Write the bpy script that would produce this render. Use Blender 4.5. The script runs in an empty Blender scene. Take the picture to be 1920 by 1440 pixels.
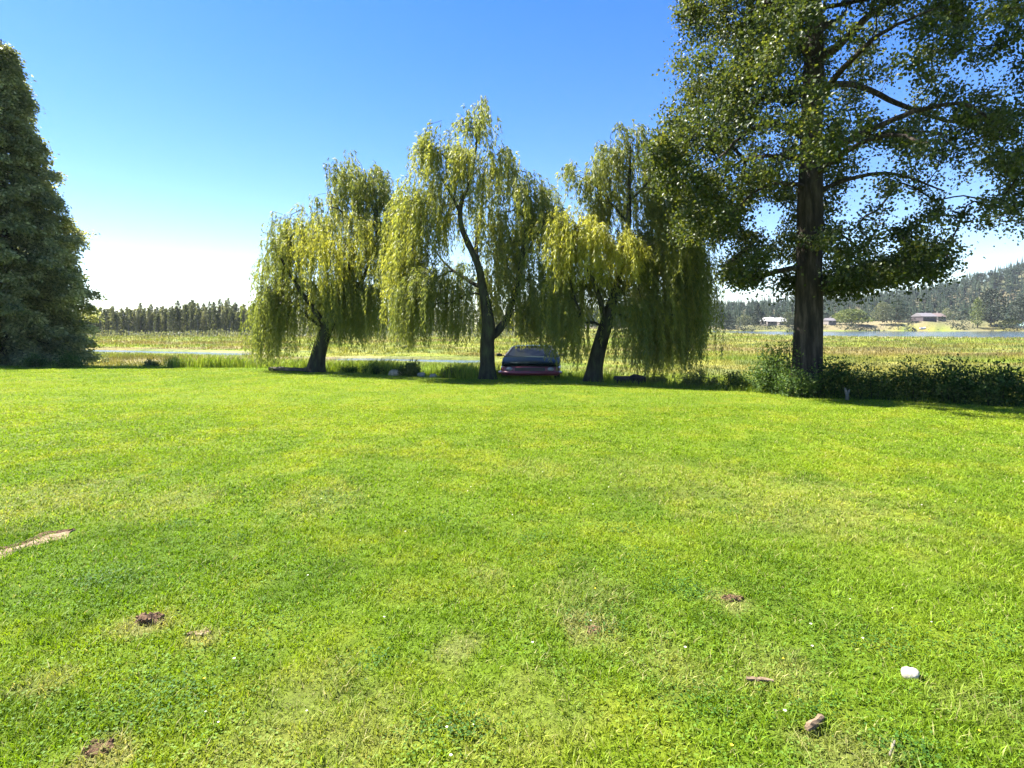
import bpy, math, random
import numpy as np
from mathutils import Vector

R = np.random.default_rng(11)
random.seed(5)
C = bpy.context.scene.collection
PI = math.pi
FPX = 1067.0            # focal length in photo pixels
HZ = 606.0              # horizon row of the photo
CAMZ = 1.75


def at(px, py, d):
    """photo pixel at depth d (metres along +Y) -> world point"""
    return np.array([(px - 960.0) / FPX * d, d, CAMZ - (py - HZ) / FPX * d])


# ------------------------------------------------------------------ noise
TAB = np.random.default_rng(99).random((256, 256))


def vn(x, y, seed=0):
    x = np.asarray(x, float) + seed * 17.31
    y = np.asarray(y, float) + seed * 7.77
    xi = np.floor(x).astype(int); yi = np.floor(y).astype(int)
    fx = x - xi; fy = y - yi
    fx = fx * fx * (3 - 2 * fx); fy = fy * fy * (3 - 2 * fy)
    a = TAB[xi & 255, yi & 255]; b = TAB[(xi + 1) & 255, yi & 255]
    c = TAB[xi & 255, (yi + 1) & 255]; d = TAB[(xi + 1) & 255, (yi + 1) & 255]
    return (a * (1 - fx) + b * fx) * (1 - fy) + (c * (1 - fx) + d * fx) * fy


def fbm(x, y, seed=0, o=4):
    s = 0; amp = 0.5; f = 1.0; t = 0
    for i in range(o):
        s = s + amp * vn(np.asarray(x) * f, np.asarray(y) * f, seed + i * 3)
        t += amp; amp *= 0.5; f *= 2.03
    return s / t


def sstep(a, b, x):
    t = np.clip((np.asarray(x, float) - a) / (b - a), 0, 1)
    return t * t * (3 - 2 * t)


def mixc(a, b, t):
    a = np.asarray(a, float); b = np.asarray(b, float); t = np.asarray(t)[..., None]
    return a * (1 - t) + b * t


# ------------------------------------------------------------------ mesh builder
class MB:
    def __init__(s):
        s.v = []; s.f = []; s.r = []; s.c = []; s.n = 0

    def add(s, v, f, rnd=None, col=None):
        v = np.asarray(v, float).reshape(-1, 3)
        f = np.asarray(f, int)
        s.v.append(v); s.f.append(f + s.n)
        if rnd is None: rnd = R.random()
        s.r.append(np.broadcast_to(np.asarray(rnd, float), (len(v),)))
        if col is not None: s.c.append(np.broadcast_to(np.asarray(col, float), (len(v), 3)))
        s.n += len(v)

    def tube(s, path, rad, sides=6, cap=True, wob=0.0, rnd=None):
        P = np.asarray(path, float); n = len(P)
        rad = np.broadcast_to(np.asarray(rad, float), (n,))
        T = np.gradient(P, axis=0)
        T /= np.linalg.norm(T, axis=1)[:, None] + 1e-9
        u = np.cross(T[0], [0.31, 0.9, 0.2]); u /= np.linalg.norm(u) + 1e-9
        U = np.empty_like(P)
        for i in range(n):
            u = u - T[i] * np.dot(u, T[i]); u /= np.linalg.norm(u) + 1e-9
            U[i] = u
        W = np.cross(T, U)
        a = np.linspace(0, 2 * PI, sides, endpoint=False)
        rr = rad[:, None] * (1 + (wob * (R.random((n, sides)) - .5) if wob else 0))
        V = P[:, None] + rr[..., None] * (np.cos(a)[None, :, None] * U[:, None] + np.sin(a)[None, :, None] * W[:, None])
        i = np.arange(n - 1)[:, None] * sides; j = np.arange(sides)[None]; k = (j + 1) % sides
        q = np.stack([i + j, i + k, i + sides + k, i + sides + j], -1).reshape(-1, 4)
        vv = V.reshape(-1, 3)
        if cap:
            vv = np.vstack([vv, P[0], P[-1]])
            e = n * sides; jj = np.arange(sides); kk = (jj + 1) % sides
            o = (n - 1) * sides
            t = np.vstack([np.stack([kk, jj, np.full(sides, e), np.full(sides, e)], -1),
                           np.stack([o + jj, o + kk, np.full(sides, e + 1), np.full(sides, e + 1)], -1)])
            s.add(vv, q, rnd)
            s.f.append(t[:, :3] + s.n - len(vv))
        else:
            s.add(vv, q, rnd)

    def leaves(s, c, axis, nrm, L, W, rnd, fold=0.15, col=None):
        """diamond leaves: base, side, tip, side"""
        n = len(c)
        axis = axis / (np.linalg.norm(axis, axis=1)[:, None] + 1e-9)
        side = np.cross(axis, nrm); side /= np.linalg.norm(side, axis=1)[:, None] + 1e-9
        up = np.cross(side, axis)
        L = np.broadcast_to(L, (n,))[:, None]; W = np.broadcast_to(W, (n,))[:, None]
        b = c; t = c + axis * L
        m = c + axis * L * 0.45 + up * W * fold
        V = np.stack([b, m + side * W * .5, t, m - side * W * .5], 1).reshape(-1, 3)
        f = np.arange(n * 4).reshape(n, 4)
        s.add(V, f, np.repeat(rnd, 4), None if col is None else np.repeat(col, 4, axis=0))

    def box(s, lo, hi, rnd=None):
        x0, y0, z0 = lo; x1, y1, z1 = hi
        V = [(x0, y0, z0), (x1, y0, z0), (x1, y1, z0), (x0, y1, z0), (x0, y0, z1), (x1, y0, z1), (x1, y1, z1), (x0, y1, z1)]
        s.add(V, [(0, 3, 2, 1), (4, 5, 6, 7), (0, 1, 5, 4), (1, 2, 6, 5), (2, 3, 7, 6), (3, 0, 4, 7)], rnd)

    def build(s, name, mat, parent=None, smooth=False, loc=None):
        me = bpy.data.meshes.new(name)
        V = np.concatenate(s.v)
        if loc is not None: V = V - np.asarray(loc)
        me.vertices.add(len(V)); me.vertices.foreach_set('co', V.astype(np.float32).ravel())
        idx = np.concatenate([f.ravel() for f in s.f]).astype(np.int32)
        tot = np.concatenate([np.full(len(f), f.shape[1]) for f in s.f]).astype(np.int32)
        st = np.concatenate([[0], np.cumsum(tot)[:-1]]).astype(np.int32)
        me.loops.add(len(idx)); me.loops.foreach_set('vertex_index', idx)
        me.polygons.add(len(tot)); me.polygons.foreach_set('loop_start', st); me.polygons.foreach_set('loop_total', tot)
        me.polygons.foreach_set('use_smooth', np.full(len(tot), smooth))
        a = me.attributes.new('rnd', 'FLOAT', 'POINT')
        a.data.foreach_set('value', np.concatenate(s.r).astype(np.float32))
        if s.c:
            cc = np.concatenate(s.c)
            ca = me.attributes.new('col', 'FLOAT_COLOR', 'POINT')
            ca.data.foreach_set('color', np.hstack([cc, np.ones((len(cc), 1))]).astype(np.float32).ravel())
        me.update(calc_edges=True); me.validate()
        me.materials.append(mat)
        o = bpy.data.objects.new(name, me); C.objects.link(o)
        if parent is not None: o.parent = parent
        return o


def empty(name, loc, rz=0):
    o = bpy.data.objects.new(name, None); C.objects.link(o)
    o.location = [float(q) for q in loc]; o.rotation_euler = (0, 0, rz)
    o.empty_display_size = 0.2
    return o


def tag(o, label=None, cat=None, group=None, kind=None):
    if label: o['label'] = label
    if cat: o['category'] = cat
    if group: o['group'] = group
    if kind: o['kind'] = kind
    return o


def dup(root, loc, rz=0, sc=None):
    r = root.copy(); C.objects.link(r); r.location = [float(q) for q in loc]; r.rotation_euler = (0, 0, rz)
    if sc is not None: r.scale = sc
    for ch in list(root.children):
        c = ch.copy(); C.objects.link(c); c.parent = r
    return r


# ------------------------------------------------------------------ materials
def newmat(name):
    m = bpy.data.materials.new(name); m.use_nodes = True
    nt = m.node_tree; nt.nodes.clear()
    out = nt.nodes.new('ShaderNodeOutputMaterial')
    return m, nt, out


def ramp(nt, fac, stops):
    r = nt.nodes.new('ShaderNodeValToRGB'); e = r.color_ramp.elements
    while len(e) < len(stops): e.new(0.5)
    for k, (p, c) in enumerate(stops):
        e[k].position = p; e[k].color = (*c, 1)
    nt.links.new(fac, r.inputs[0]); return r.outputs[0]


def attr(nt, name, out='Fac'):
    a = nt.nodes.new('ShaderNodeAttribute'); a.attribute_name = name
    return a.outputs[out]


def leaf_mat(name, stops=None, trans=0.4, rough=0.45, spec=0.4, tint=(1.25, 1.2, 0.6), usecol=False, per_object=0.0):
    m, nt, out = newmat(name)
    fac = attr(nt, 'rnd')
    if per_object:
        oi = nt.nodes.new('ShaderNodeObjectInfo')
        a1 = nt.nodes.new('ShaderNodeMath'); a1.operation = 'MULTIPLY_ADD'; nt.links.new(oi.outputs['Random'], a1.inputs[0])
        a1.inputs[1].default_value = per_object; a1.inputs[2].default_value = -per_object * .5
        a2 = nt.nodes.new('ShaderNodeMath'); a2.operation = 'ADD'; nt.links.new(fac, a2.inputs[0]); nt.links.new(a1.outputs[0], a2.inputs[1]); fac = a2.outputs[0]
    base = attr(nt, 'col', 'Color') if usecol else ramp(nt, fac, stops)
    p = nt.nodes.new('ShaderNodeBsdfPrincipled')
    p.inputs['Roughness'].default_value = rough
    p.inputs['Specular IOR Level'].default_value = spec
    nt.links.new(base, p.inputs['Base Color'])
    t = nt.nodes.new('ShaderNodeBsdfTranslucent')
    mu = nt.nodes.new('ShaderNodeMix'); mu.data_type = 'RGBA'; mu.blend_type = 'MULTIPLY'
    mu.inputs[0].default_value = 1.0
    nt.links.new(base, mu.inputs[6]); mu.inputs[7].default_value = (*tint, 1)
    nt.links.new(mu.outputs[2], t.inputs['Color'])
    mx = nt.nodes.new('ShaderNodeMixShader'); mx.inputs[0].default_value = trans
    nt.links.new(p.outputs[0], mx.inputs[1]); nt.links.new(t.outputs[0], mx.inputs[2])
    nt.links.new(mx.outputs[0], out.inputs[0])
    return m


def noise_node(nt, scale, detail=5, rough=0.6, vec=None, stretch=None, coord='Object'):
    tc = nt.nodes.new('ShaderNodeTexCoord'); src = tc.outputs[coord]
    if stretch:
        mp = nt.nodes.new('ShaderNodeMapping'); mp.inputs['Scale'].default_value = stretch
        nt.links.new(src, mp.inputs[0]); src = mp.outputs[0]
    n = nt.nodes.new('ShaderNodeTexNoise')
    n.inputs['Scale'].default_value = scale; n.inputs['Detail'].default_value = detail; n.inputs['Roughness'].default_value = rough
    nt.links.new(src, n.inputs['Vector'])
    return n.outputs['Fac']


def bump(nt, h, p, strength=0.6, dist=0.03):
    b = nt.nodes.new('ShaderNodeBump'); b.inputs['Strength'].default_value = strength; b.inputs['Distance'].default_value = dist
    nt.links.new(h, b.inputs['Height']); nt.links.new(b.outputs[0], p.inputs['Normal'])


def noisy_mat(name, stops, scale=4, rough=0.9, stretch=None, bstr=0.6, bdist=0.03, bscale=None, metallic=0, spec=0.3):
    m, nt, out = newmat(name)
    p = nt.nodes.new('ShaderNodeBsdfPrincipled'); nt.links.new(p.outputs[0], out.inputs[0])
    f = noise_node(nt, scale, 6, 0.62, stretch=stretch)
    nt.links.new(ramp(nt, f, stops), p.inputs['Base Color'])
    p.inputs['Roughness'].default_value = rough; p.inputs['Metallic'].default_value = metallic
    p.inputs['Specular IOR Level'].default_value = spec
    if bstr: bump(nt, noise_node(nt, bscale or scale * 2, 6, 0.65, stretch=stretch), p, bstr, bdist)
    return m


def vcol_mat(name, rough=0.95, bscale=30, bstr=0.5, bdist=0.02, var=0.35, vscale=25):
    m, nt, out = newmat(name)
    p = nt.nodes.new('ShaderNodeBsdfPrincipled'); nt.links.new(p.outputs[0], out.inputs[0])
    p.inputs['Roughness'].default_value = rough; p.inputs['Specular IOR Level'].default_value = 0.15
    base = attr(nt, 'col', 'Color')
    n = noise_node(nt, vscale, 6, 0.7)
    g = ramp(nt, n, [(0.3, (1 - var,) * 3), (0.7, (1 + var,) * 3)])
    mu = nt.nodes.new('ShaderNodeMix'); mu.data_type = 'RGBA'; mu.blend_type = 'MULTIPLY'; mu.inputs[0].default_value = 1
    nt.links.new(base, mu.inputs[6]); nt.links.new(g, mu.inputs[7])
    nt.links.new(mu.outputs[2], p.inputs['Base Color'])
    bump(nt, noise_node(nt, bscale, 6, 0.7), p, bstr, bdist)
    return m


M = {}
M['bark'] = noisy_mat('bark', [(0.32, (0.006, 0.0045, 0.0035)), (0.5, (0.03, 0.022, 0.016)), (0.68, (0.085, 0.064, 0.05))], 7, 0.95, (1, 1, 0.16), 1.0, 0.12, 9)
M['moss_bark'] = noisy_mat('moss_bark', [(0.3, (0.012, 0.010, 0.008)), (0.5, (0.035, 0.034, 0.022)), (0.72, (0.06, 0.075, 0.03))], 6, 0.95, (1, 1, 0.3), 0.9, 0.05, 14)
M['pale_bark'] = noisy_mat('pale_bark', [(0.3, (0.10, 0.09, 0.075)), (0.7, (0.26, 0.24, 0.2))], 3, 0.9, (1, 1, 0.3), 0.3, 0.03)
M['big_leaf'] = leaf_mat('big_leaf', [(0.0, (0.020, 0.038, 0.012)), (0.45, (0.045, 0.07, 0.016)), (0.8, (0.085, 0.115, 0.024)), (1.0, (0.16, 0.175, 0.045))], 0.5, 0.45, 0.35, (1.35, 1.15, 0.5))
M['willow_leaf'] = leaf_mat('willow_leaf', [(0.0, (0.065, 0.095, 0.026)), (0.4, (0.14, 0.175, 0.046)), (0.7, (0.225, 0.25, 0.06)), (1.0, (0.37, 0.375, 0.06))], 0.6, 0.42, 0.45, (1.2, 1.15, 0.65))
M['cedar_leaf'] = leaf_mat('cedar_leaf', [(0.0, (0.03, 0.042, 0.016)), (0.4, (0.11, 0.13, 0.05)), (0.75, (0.26, 0.27, 0.12)), (1.0, (0.50, 0.49, 0.27))], 0.55, 0.42, 0.5, (1.2, 1.2, 0.7))
M['shrub_leaf'] = leaf_mat('shrub_leaf', [(0.0, (0.020, 0.045, 0.012)), (0.5, (0.05, 0.095, 0.020)), (0.85, (0.105, 0.165, 0.034)), (1.0, (0.18, 0.22, 0.06))], 0.45, 0.6, 0.2)
M['far_conifer'] = leaf_mat('far_conifer', [(0.0, (0.012, 0.026, 0.014)), (0.5, (0.026, 0.046, 0.022)), (0.8, (0.046, 0.064, 0.030)), (1.0, (0.09, 0.078, 0.046))], 0.15, 0.7, 0.2)
M['far_alder'] = leaf_mat('far_alder', [(0.0, (0.05, 0.064, 0.034)), (0.5, (0.105, 0.122, 0.066)), (1.0, (0.20, 0.21, 0.135))], 0.4, 0.6, 0.3, per_object=.7)
M['far_bright'] = leaf_mat('far_bright', [(0.0, (0.05, 0.08, 0.02)), (0.5, (0.11, 0.14, 0.035)), (1.0, (0.17, 0.19, 0.06))], 0.35, 0.6, 0.3)
M['far_dark'] = leaf_mat('far_dark', [(0.0, (0.012, 0.022, 0.013)), (0.6, (0.026, 0.040, 0.020)), (1.0, (0.05, 0.06, 0.03))], 0.15, 0.6, 0.3)
M['blade'] = leaf_mat('blade', None, 0.45, 0.6, 0.2, (1.15, 1.15, 0.6), usecol=True)
M['marsh_blade'] = leaf_mat('marsh_blade', None, 0.35, 0.6, 0.25, (1.15, 1.1, 0.6), usecol=True)
M['lawn'] = vcol_mat('lawn', 0.95, 40, 0.8, 0.03, 0.4, 30)
M['ground'] = vcol_mat('ground', 0.95, 1.2, 0.8, 0.4, 0.45, 1.6)
M['soil'] = noisy_mat('soil', [(0.3, (0.035, 0.02, 0.01)), (0.5, (0.11, 0.062, 0.032)), (0.72, (0.23, 0.145, 0.08))], 28, 0.95, None, 0.9, 0.03, 50)
M['dry_soil'] = noisy_mat('dry_soil', [(0.3, (0.08, 0.055, 0.03)), (0.5, (0.2, 0.145, 0.085)), (0.72, (0.32, 0.25, 0.16))], 18, 0.95, None, 0.9, 0.02, 40)
M['stone'] = noisy_mat('stone', [(0.3, (0.2, 0.165, 0.115)), (0.6, (0.46, 0.42, 0.34))], 14, 0.8, None, 0.5, 0.01, 30)
M['grey_stone'] = noisy_mat('grey_stone', [(0.3, (0.16, 0.15, 0.13)), (0.7, (0.42, 0.40, 0.36))], 8, 0.85, None, 0.5, 0.02)
M['tan_stone'] = noisy_mat('tan_stone', [(0.3, (0.26, 0.2, 0.12)), (0.7, (0.5, 0.41, 0.27))], 6, 0.9, None, 0.5, 0.02)
M['stick'] = noisy_mat('stick', [(0.3, (0.05, 0.034, 0.02)), (0.6, (0.17, 0.118, 0.072)), (0.8, (0.3, 0.22, 0.14))], 40, 0.9, (0.3, 1, 1), 0.7, 0.004, 60)
M['pale_wood'] = noisy_mat('pale_wood', [(0.3, (0.12, 0.10, 0.07)), (0.7, (0.2, 0.18, 0.13))], 12, 0.9, None, 0.5, 0.01)
M['dark_wood'] = noisy_mat('dark_wood', [(0.3, (0.012, 0.010, 0.010)), (0.7, (0.06, 0.048, 0.045))], 9, 0.9, (0.3, 1, 1), 0.7, 0.03)
M['log'] = noisy_mat('log', [(0.3, (0.03, 0.024, 0.018)), (0.7, (0.15, 0.13, 0.1))], 8, 0.9, (0.3, 1, 1), 0.7, 0.03)


def plain(name, c, rough=0.5, metal=0.0, spec=0.5, coat=0.0):
    m, nt, out = newmat(name)
    p = nt.nodes.new('ShaderNodeBsdfPrincipled'); nt.links.new(p.outputs[0], out.inputs[0])
    n = noise_node(nt, 6, 4, 0.6)
    lo = tuple(q * 0.82 for q in c); hi = tuple(min(1, q * 1.12) for q in c)
    nt.links.new(ramp(nt, n, [(0.35, lo), (0.65, hi)]), p.inputs['Base Color'])
    p.inputs['Roughness'].default_value = rough; p.inputs['Metallic'].default_value = metal
    p.inputs['Specular IOR Level'].default_value = spec; p.inputs['Coat Weight'].default_value = coat
    return m


M['car_red'] = plain('car_red', (0.16, 0.03, 0.05), 0.4, 0.0, 0.4, 0.3)
M['car_teal'] = plain('car_teal', (0.006, 0.017, 0.013), 0.6, 0.0, 0.2, 0.05)
M['car_black'] = plain('car_black', (0.012, 0.012, 0.013), 0.45)
M['car_glass'] = plain('car_glass', (0.006, 0.008, 0.008), 0.35, 0, 0.2)
M['rubber'] = plain('rubber', (0.015, 0.015, 0.016), 0.85)
M['chrome'] = plain('chrome', (0.55, 0.55, 0.56), 0.2, 1.0)
M['lamp_glass'] = plain('lamp_glass', (0.25, 0.25, 0.24), 0.25, 0, 0.5)
M['white_roof'] = plain('white_roof', (0.36, 0.355, 0.35), 0.6)
M['grey_roof'] = plain('grey_roof', (0.13, 0.12, 0.125), 0.7)
M['house_wall'] = plain('house_wall', (0.16, 0.14, 0.125), 0.8)
M['dark_wall'] = plain('dark_wall', (0.05, 0.038, 0.042), 0.8)
M['pink_roof'] = plain('pink_roof', (0.13, 0.095, 0.085), 0.8)
M['white_wall'] = plain('white_wall', (0.7, 0.68, 0.66), 0.7)
M['window'] = plain('window', (0.02, 0.025, 0.03), 0.1, 0, 0.6)
M['green_roof'] = plain('green_roof', (0.35, 0.5, 0.42), 0.6)

# water
m, nt, out = newmat('water')
p = nt.nodes.new('ShaderNodeBsdfPrincipled'); nt.links.new(p.outputs[0], out.inputs[0])
p.inputs['Base Color'].default_value = (0.05, 0.065, 0.06, 1); p.inputs['Roughness'].default_value = 0.12
p.inputs['Specular IOR Level'].default_value = 0.5
bump(nt, noise_node(nt, 0.8, 3, 0.5, coord='Object', stretch=(1, 2.5, 1)), p, 0.4, 0.3)
M['water'] = m

# ------------------------------------------------------------------ ground shape
EX = np.array([-60, -40, -22.9, -12.1, -8, -5.4, -1.1, 2.5, 6.8, 8.9, 12, 20, 40], float)
EY = np.array([29, 27, 25.6, 25.4, 23.4, 22.0, 20.2, 19.4, 16.6, 14.9, 13.4, 10, 4], float)


def edge_y(x):
    return np.interp(x, EX, EY) + 0.35 * (vn(np.asarray(x) * 0.9, 3.3, 5) - .5)


CH = np.array([(-75, 78), (-49, 69), (-38.4, 65.5), (-29, 61)], float)


CH2 = np.array([(-14.5, 53), (-9, 51.4), (-4, 50.2)], float)


def chan_d(x, y):
    """distance to the creek's centre line"""
    d = np.full(np.shape(x), 1e9)
    for a, b in list(zip(CH[:-1], CH[1:])) + list(zip(CH2[:-1], CH2[1:])):
        ab = b - a; t = np.clip(((x - a[0]) * ab[0] + (y - a[1]) * ab[1]) / (ab @ ab), 0, 1)
        d = np.minimum(d, np.hypot(x - a[0] - t * ab[0], y - a[1] - t * ab[1]))
    return d


def lake_near(x, y):
    u = 960 + FPX * x / np.maximum(y, 1)
    return np.interp(u, [1150, 1330, 1450, 1600, 1920, 2600], [236, 214, 165, 142, 131, 122])


def lake_mask(x, y):
    u = 960 + FPX * x / np.maximum(y, 1)
    yn = lake_near(x, y) + 4 * (vn(x * .08, y * .02, 8) - .5)
    return sstep(-2, 2, y - yn) * sstep(3, -3, y - 247 - 6 * (vn(x * .05, 1., 9) - .5)) * sstep(1160, 1330, u)


def gz(x, y):
    x = np.asarray(x, float); y = np.asarray(y, float)
    ye = edge_y(x); s = y - ye
    und = 0.07 * (fbm(x * 0.22, y * 0.22, 2, 3) - .5) + 0.035 * (vn(x * 0.9, y * 0.9, 4) - .5)
    lawn = -0.25 * np.clip(y / ye, 0, 1) ** 1.6 + und * sstep(0.5, 4, y) * (1 - 0.6 * sstep(-3, 0, s))
    bank = -0.27 - 1.23 * sstep(-0.2, 11, s) + 0.14 * (fbm(x * .25, y * .25, 6, 3) - .5) * sstep(0, 3, s)
    z = np.where(s < 0, lawn, bank)
    z = z - 0.5 * sstep(2.9 + 0.9 * (vn(x * .2, y * .2, 3) - .5), 1.7, chan_d(x, y))
    z = z - 0.8 * lake_mask(x, y)
    u = 960 + FPX * x / np.maximum(y, 1)
    z = z + 2.2 * sstep(248, 262, y) * sstep(1180, 1400, u) + 2.4 * sstep(250, 268, y) * sstep(1480, 1700, u)
    return z


# lawn colour (real differences between green, yellow and dry grass)
PATCH = [  # px, py, radius m, dry amount
    (280, 1165, .16, 1.0), (375, 1190, .13, .8), (1370, 1125, .14, .8), (1112, 1180, .22, .6), (855, 1212, .16, .5), (190, 1412, .14, .8),
    (1590, 1428, .2, .7), (70, 1285, .14, .5), (1000, 870, .5, .25), (925, 1075, .2, .4), (615, 930, .5, .3), (1480, 935, 1.2, .3),
    (1230, 880, 1.0, .2), (310, 935, .6, .3), (90, 930, .9, .35), (1260, 1250, .25, .35), (1440, 1250, .25, .35), (600, 1390, .5, .35),
    (1090, 1130, .4, .25), (980, 1330, .4, .25), (1830, 1330, .2, .2)]
PW = []
for px, py, r, a in PATCH:
    d = CAMZ * FPX / (py - HZ)
    PW.append(((px - 960) / FPX * d, d, r, a))
RUT = np.array([at(-90, 1050, 0), ] * 0 or [(0, 0)])
def lawn_pt(px, py):
    d = 1.77 * FPX / (py - HZ)
    return ((px - 960) / FPX * d, d)
RUT = np.array([lawn_pt(-160, 1085), lawn_pt(-60, 1050), lawn_pt(20, 1028), lawn_pt(80, 1010), lawn_pt(140, 992)])


def rut_d(x, y):
    d = np.full(np.shape(x), 1e9)
    for a, b in zip(RUT[:-1], RUT[1:]):
        ab = b - a; t = np.clip(((x - a[0]) * ab[0] + (y - a[1]) * ab[1]) / (ab @ ab), 0, 1)
        d = np.minimum(d, np.hypot(x - a[0] - t * ab[0], y - a[1] - t * ab[1]))
    return d


def dryness(x, y):
    d = np.zeros(np.shape(x))
    for cx, cy, r, a in PW:
        q = np.hypot(x - cx, (y - cy) * 0.9) / r + 0.8 * (vn(x * 9, y * 9, 12) - .5)
        d = np.maximum(d, a * sstep(1.25, 0.45, q))
    return d


def lawn_col(x, y):
    n1 = fbm(x * 0.35, y * 0.35, 21, 3); n2 = fbm(x * 1.3, y * 1.3, 31, 3); n3 = fbm(x * 5, y * 5, 41, 2)
    green = (0.105, 0.195, 0.008); lime = (0.198, 0.280, 0.012); yell = (0.28, 0.295, 0.025); dry = (0.34, 0.28, 0.13)
    left = sstep(2.5, -2.5, x + 0.1 * y) * sstep(8, 3, y)
    t = np.clip(0.46 + 0.54 * sstep(0.34, 0.66, 0.45 * n1 + 0.55 * n2) + 0.10 * sstep(4, 9, y) - 0.34 * left, 0, 1)
    c = mixc(green, lime, t)
    c = mixc(c, yell, 0.5 * sstep(0.45, 0.75, n2 * .5 + n3 * .5) * (1 - 0.5 * left))
    c = mixc(c, np.array(green) * .8, 0.6 * sstep(0.54, 0.72, fbm(x * 2.6, y * 2.6, 51, 2)) * sstep(14, 5, y))
    c = mixc(c, dry, dryness(x, y) * .55 * (.6 + .8 * n3))
    return c


def marsh_col(x, y):
    s = y - edge_y(x)
    n1 = fbm(x * 0.05, y * 0.12, 61, 4); n2 = fbm(x * 0.35, y * 0.5, 71, 3)
    lush = (0.17, 0.25, 0.014); straw = (0.225, 0.222, 0.036); brown = (0.20, 0.125, 0.065); olive = (0.11, 0.14, 0.028)
    c = mixc(straw, olive, sstep(0.35, 0.65, n2))
    b = sstep(0.5, 0.62, n1) * sstep(28, 60, y)
    c = mixc(c, brown, 0.5 * b)
    c = mixc(c, lush, np.maximum(sstep(16, 4, s) * 0.75, .8 * sstep(26, 16, s) * sstep(7, 2, x) * sstep(-20, -14, x)))
    c = mixc(c, lush, 0.55 * sstep(.5, .7, fbm(x * .09, y * .2, 81, 3)))
    c = mixc(c, lush, .6 * sstep(-6, -12, x) * sstep(45, 30, y))
    return c


def ground_col(x, y):
    c = marsh_col(x, y) * 0.8
    mud = (0.30, 0.24, 0.20)
    cd = chan_d(x, y)
    side = sstep(4.5, 2.5, cd) * sstep(-50, -30, x) * sstep(-5, -20, x)
    c = mixc(c, mud, 0.35 * side)
    mud2 = sstep(3, 0, np.hypot((x + 27) / 3.5, (y - 53) / 3.5))
    c = mixc(c, mud, 0.5 * mud2)
    yl = y - lake_near(x, y)
    u = 960 + FPX * x / np.maximum(y, 1)
    c = mixc(c, (0.26, 0.21, 0.16), 0.6 * sstep(-16, -3, yl) * sstep(1300, 1400, u) * sstep(240, 230, y))
    tan = mixc((0.17, 0.14, 0.08), (0.10, 0.10, 0.045), sstep(.4, .6, fbm(x * .06, y * .06, 91, 3)))
    c = mixc(c, tan, 0.9 * sstep(246, 252, y) * sstep(1180, 1400, u))
    return c


def grid_mesh(name, X, Y, Z, col, mat, closed=False):
    n, k = X.shape
    mb = MB()
    i = np.arange(n - 1)[:, None] * k
    j = np.arange(k - (0 if closed else 1))[None]; jj = (j + 1) % k
    f = np.stack([i + j, i + jj, i + k + jj, i + k + j], -1).reshape(-1, 4)
    mb.add(np.stack([X, Y, Z], -1).reshape(-1, 3), f, 0.5, col.reshape(-1, 3))
    return mb.build(name, mat, None, True)


# one ground sheet, polar, out to the horizon
th = np.concatenate([np.linspace(-62, 62, 330), np.linspace(62, 298, 60)[1:-1]]) * PI / 180
rr = np.concatenate([np.geomspace(0.3, 20, 50), np.linspace(20, 90, 190)[1:], np.geomspace(90, 300, 120)[1:], np.geomspace(300, 3000, 30)[1:]])
TT, RR = np.meshgrid(th, rr)
gx = RR * np.sin(TT); gy = RR * np.cos(TT)
gzv = gz(gx, gy) - np.where(gy - edge_y(gx) < -0.25, 0.08, 0.0)
g = grid_mesh('ground', gx, gy, gzv, ground_col(gx, gy), M['ground'], closed=True)
tag(g, kind='structure')

# lawn sheet up to the bank's edge
xs = np.concatenate([np.linspace(-50, -14, 120), np.linspace(-14, 14, 260)[1:], np.linspace(14, 34, 60)[1:]])
ts = np.linspace(0, 1, 200)
XX, TS = np.meshgrid(xs, ts)
YY = -5 + (edge_y(XX) + 5) * TS
LZ = gz(XX, YY - 0.02) + 0.0
LZ[-1] -= 0.12
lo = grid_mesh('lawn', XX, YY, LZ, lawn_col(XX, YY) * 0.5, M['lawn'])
tag(lo, kind='structure')

# water sheets lying in the hollows of the ground
wm = MB()
wm.add([(-90, 40, -1.66), (6, 40, -1.66), (6, 90, -1.66), (-90, 90, -1.66)], [(0, 1, 2, 3)])
tag(wm.build('creek_water', M['water']), kind='structure')
wm = MB()
wm.add([(20, 118, -1.72), (420, 100, -1.72), (420, 262, -1.72), (20, 262, -1.72)], [(0, 1, 2, 3)])
tag(wm.build('lake_water', M['water']), kind='structure')

# ------------------------------------------------------------------ grass
def blades(mb, x, y, z, h, w, col, lean=0.5, two=True):
    n = len(x)
    a = R.random(n) * 2 * PI; la = R.random(n) * 2 * PI
    le = lean * (0.3 + R.random(n)) * h
    sx = np.cos(a) * w * .5; sy = np.sin(a) * w * .5
    dx = np.cos(la) * le; dy = np.sin(la) * le
    B = np.stack([x, y, z - 0.01], -1)
    S = np.stack([sx, sy, 0 * sx], -1)
    T = B + np.stack([dx, dy, h], -1)
    if two:
        Mi = B + np.stack([dx * .3, dy * .3, h * .62], -1)
        V = np.stack([B - S, B + S, Mi + S * .8, T, Mi - S * .8], 1).reshape(-1, 3)
        k = np.arange(n)[:, None] * 5
        mb.add(V, np.vstack([k + np.array([[0, 1, 2, 4]])]), np.repeat(R.random(n), 5), np.repeat(col, 5, axis=0))
        mb.f.append((k + np.array([[4, 2, 3]])) + mb.n - len(V))
    else:
        V = np.stack([B - S, B + S, T], 1).reshape(-1, 3)
        mb.add(V, np.arange(n * 3).reshape(n, 3), np.repeat(R.random(n), 3), np.repeat(col, 3, axis=0))


def rvec_(n):
    v = R.normal(size=(n, 3)); return v / np.linalg.norm(v, axis=1)[:, None]


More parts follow.
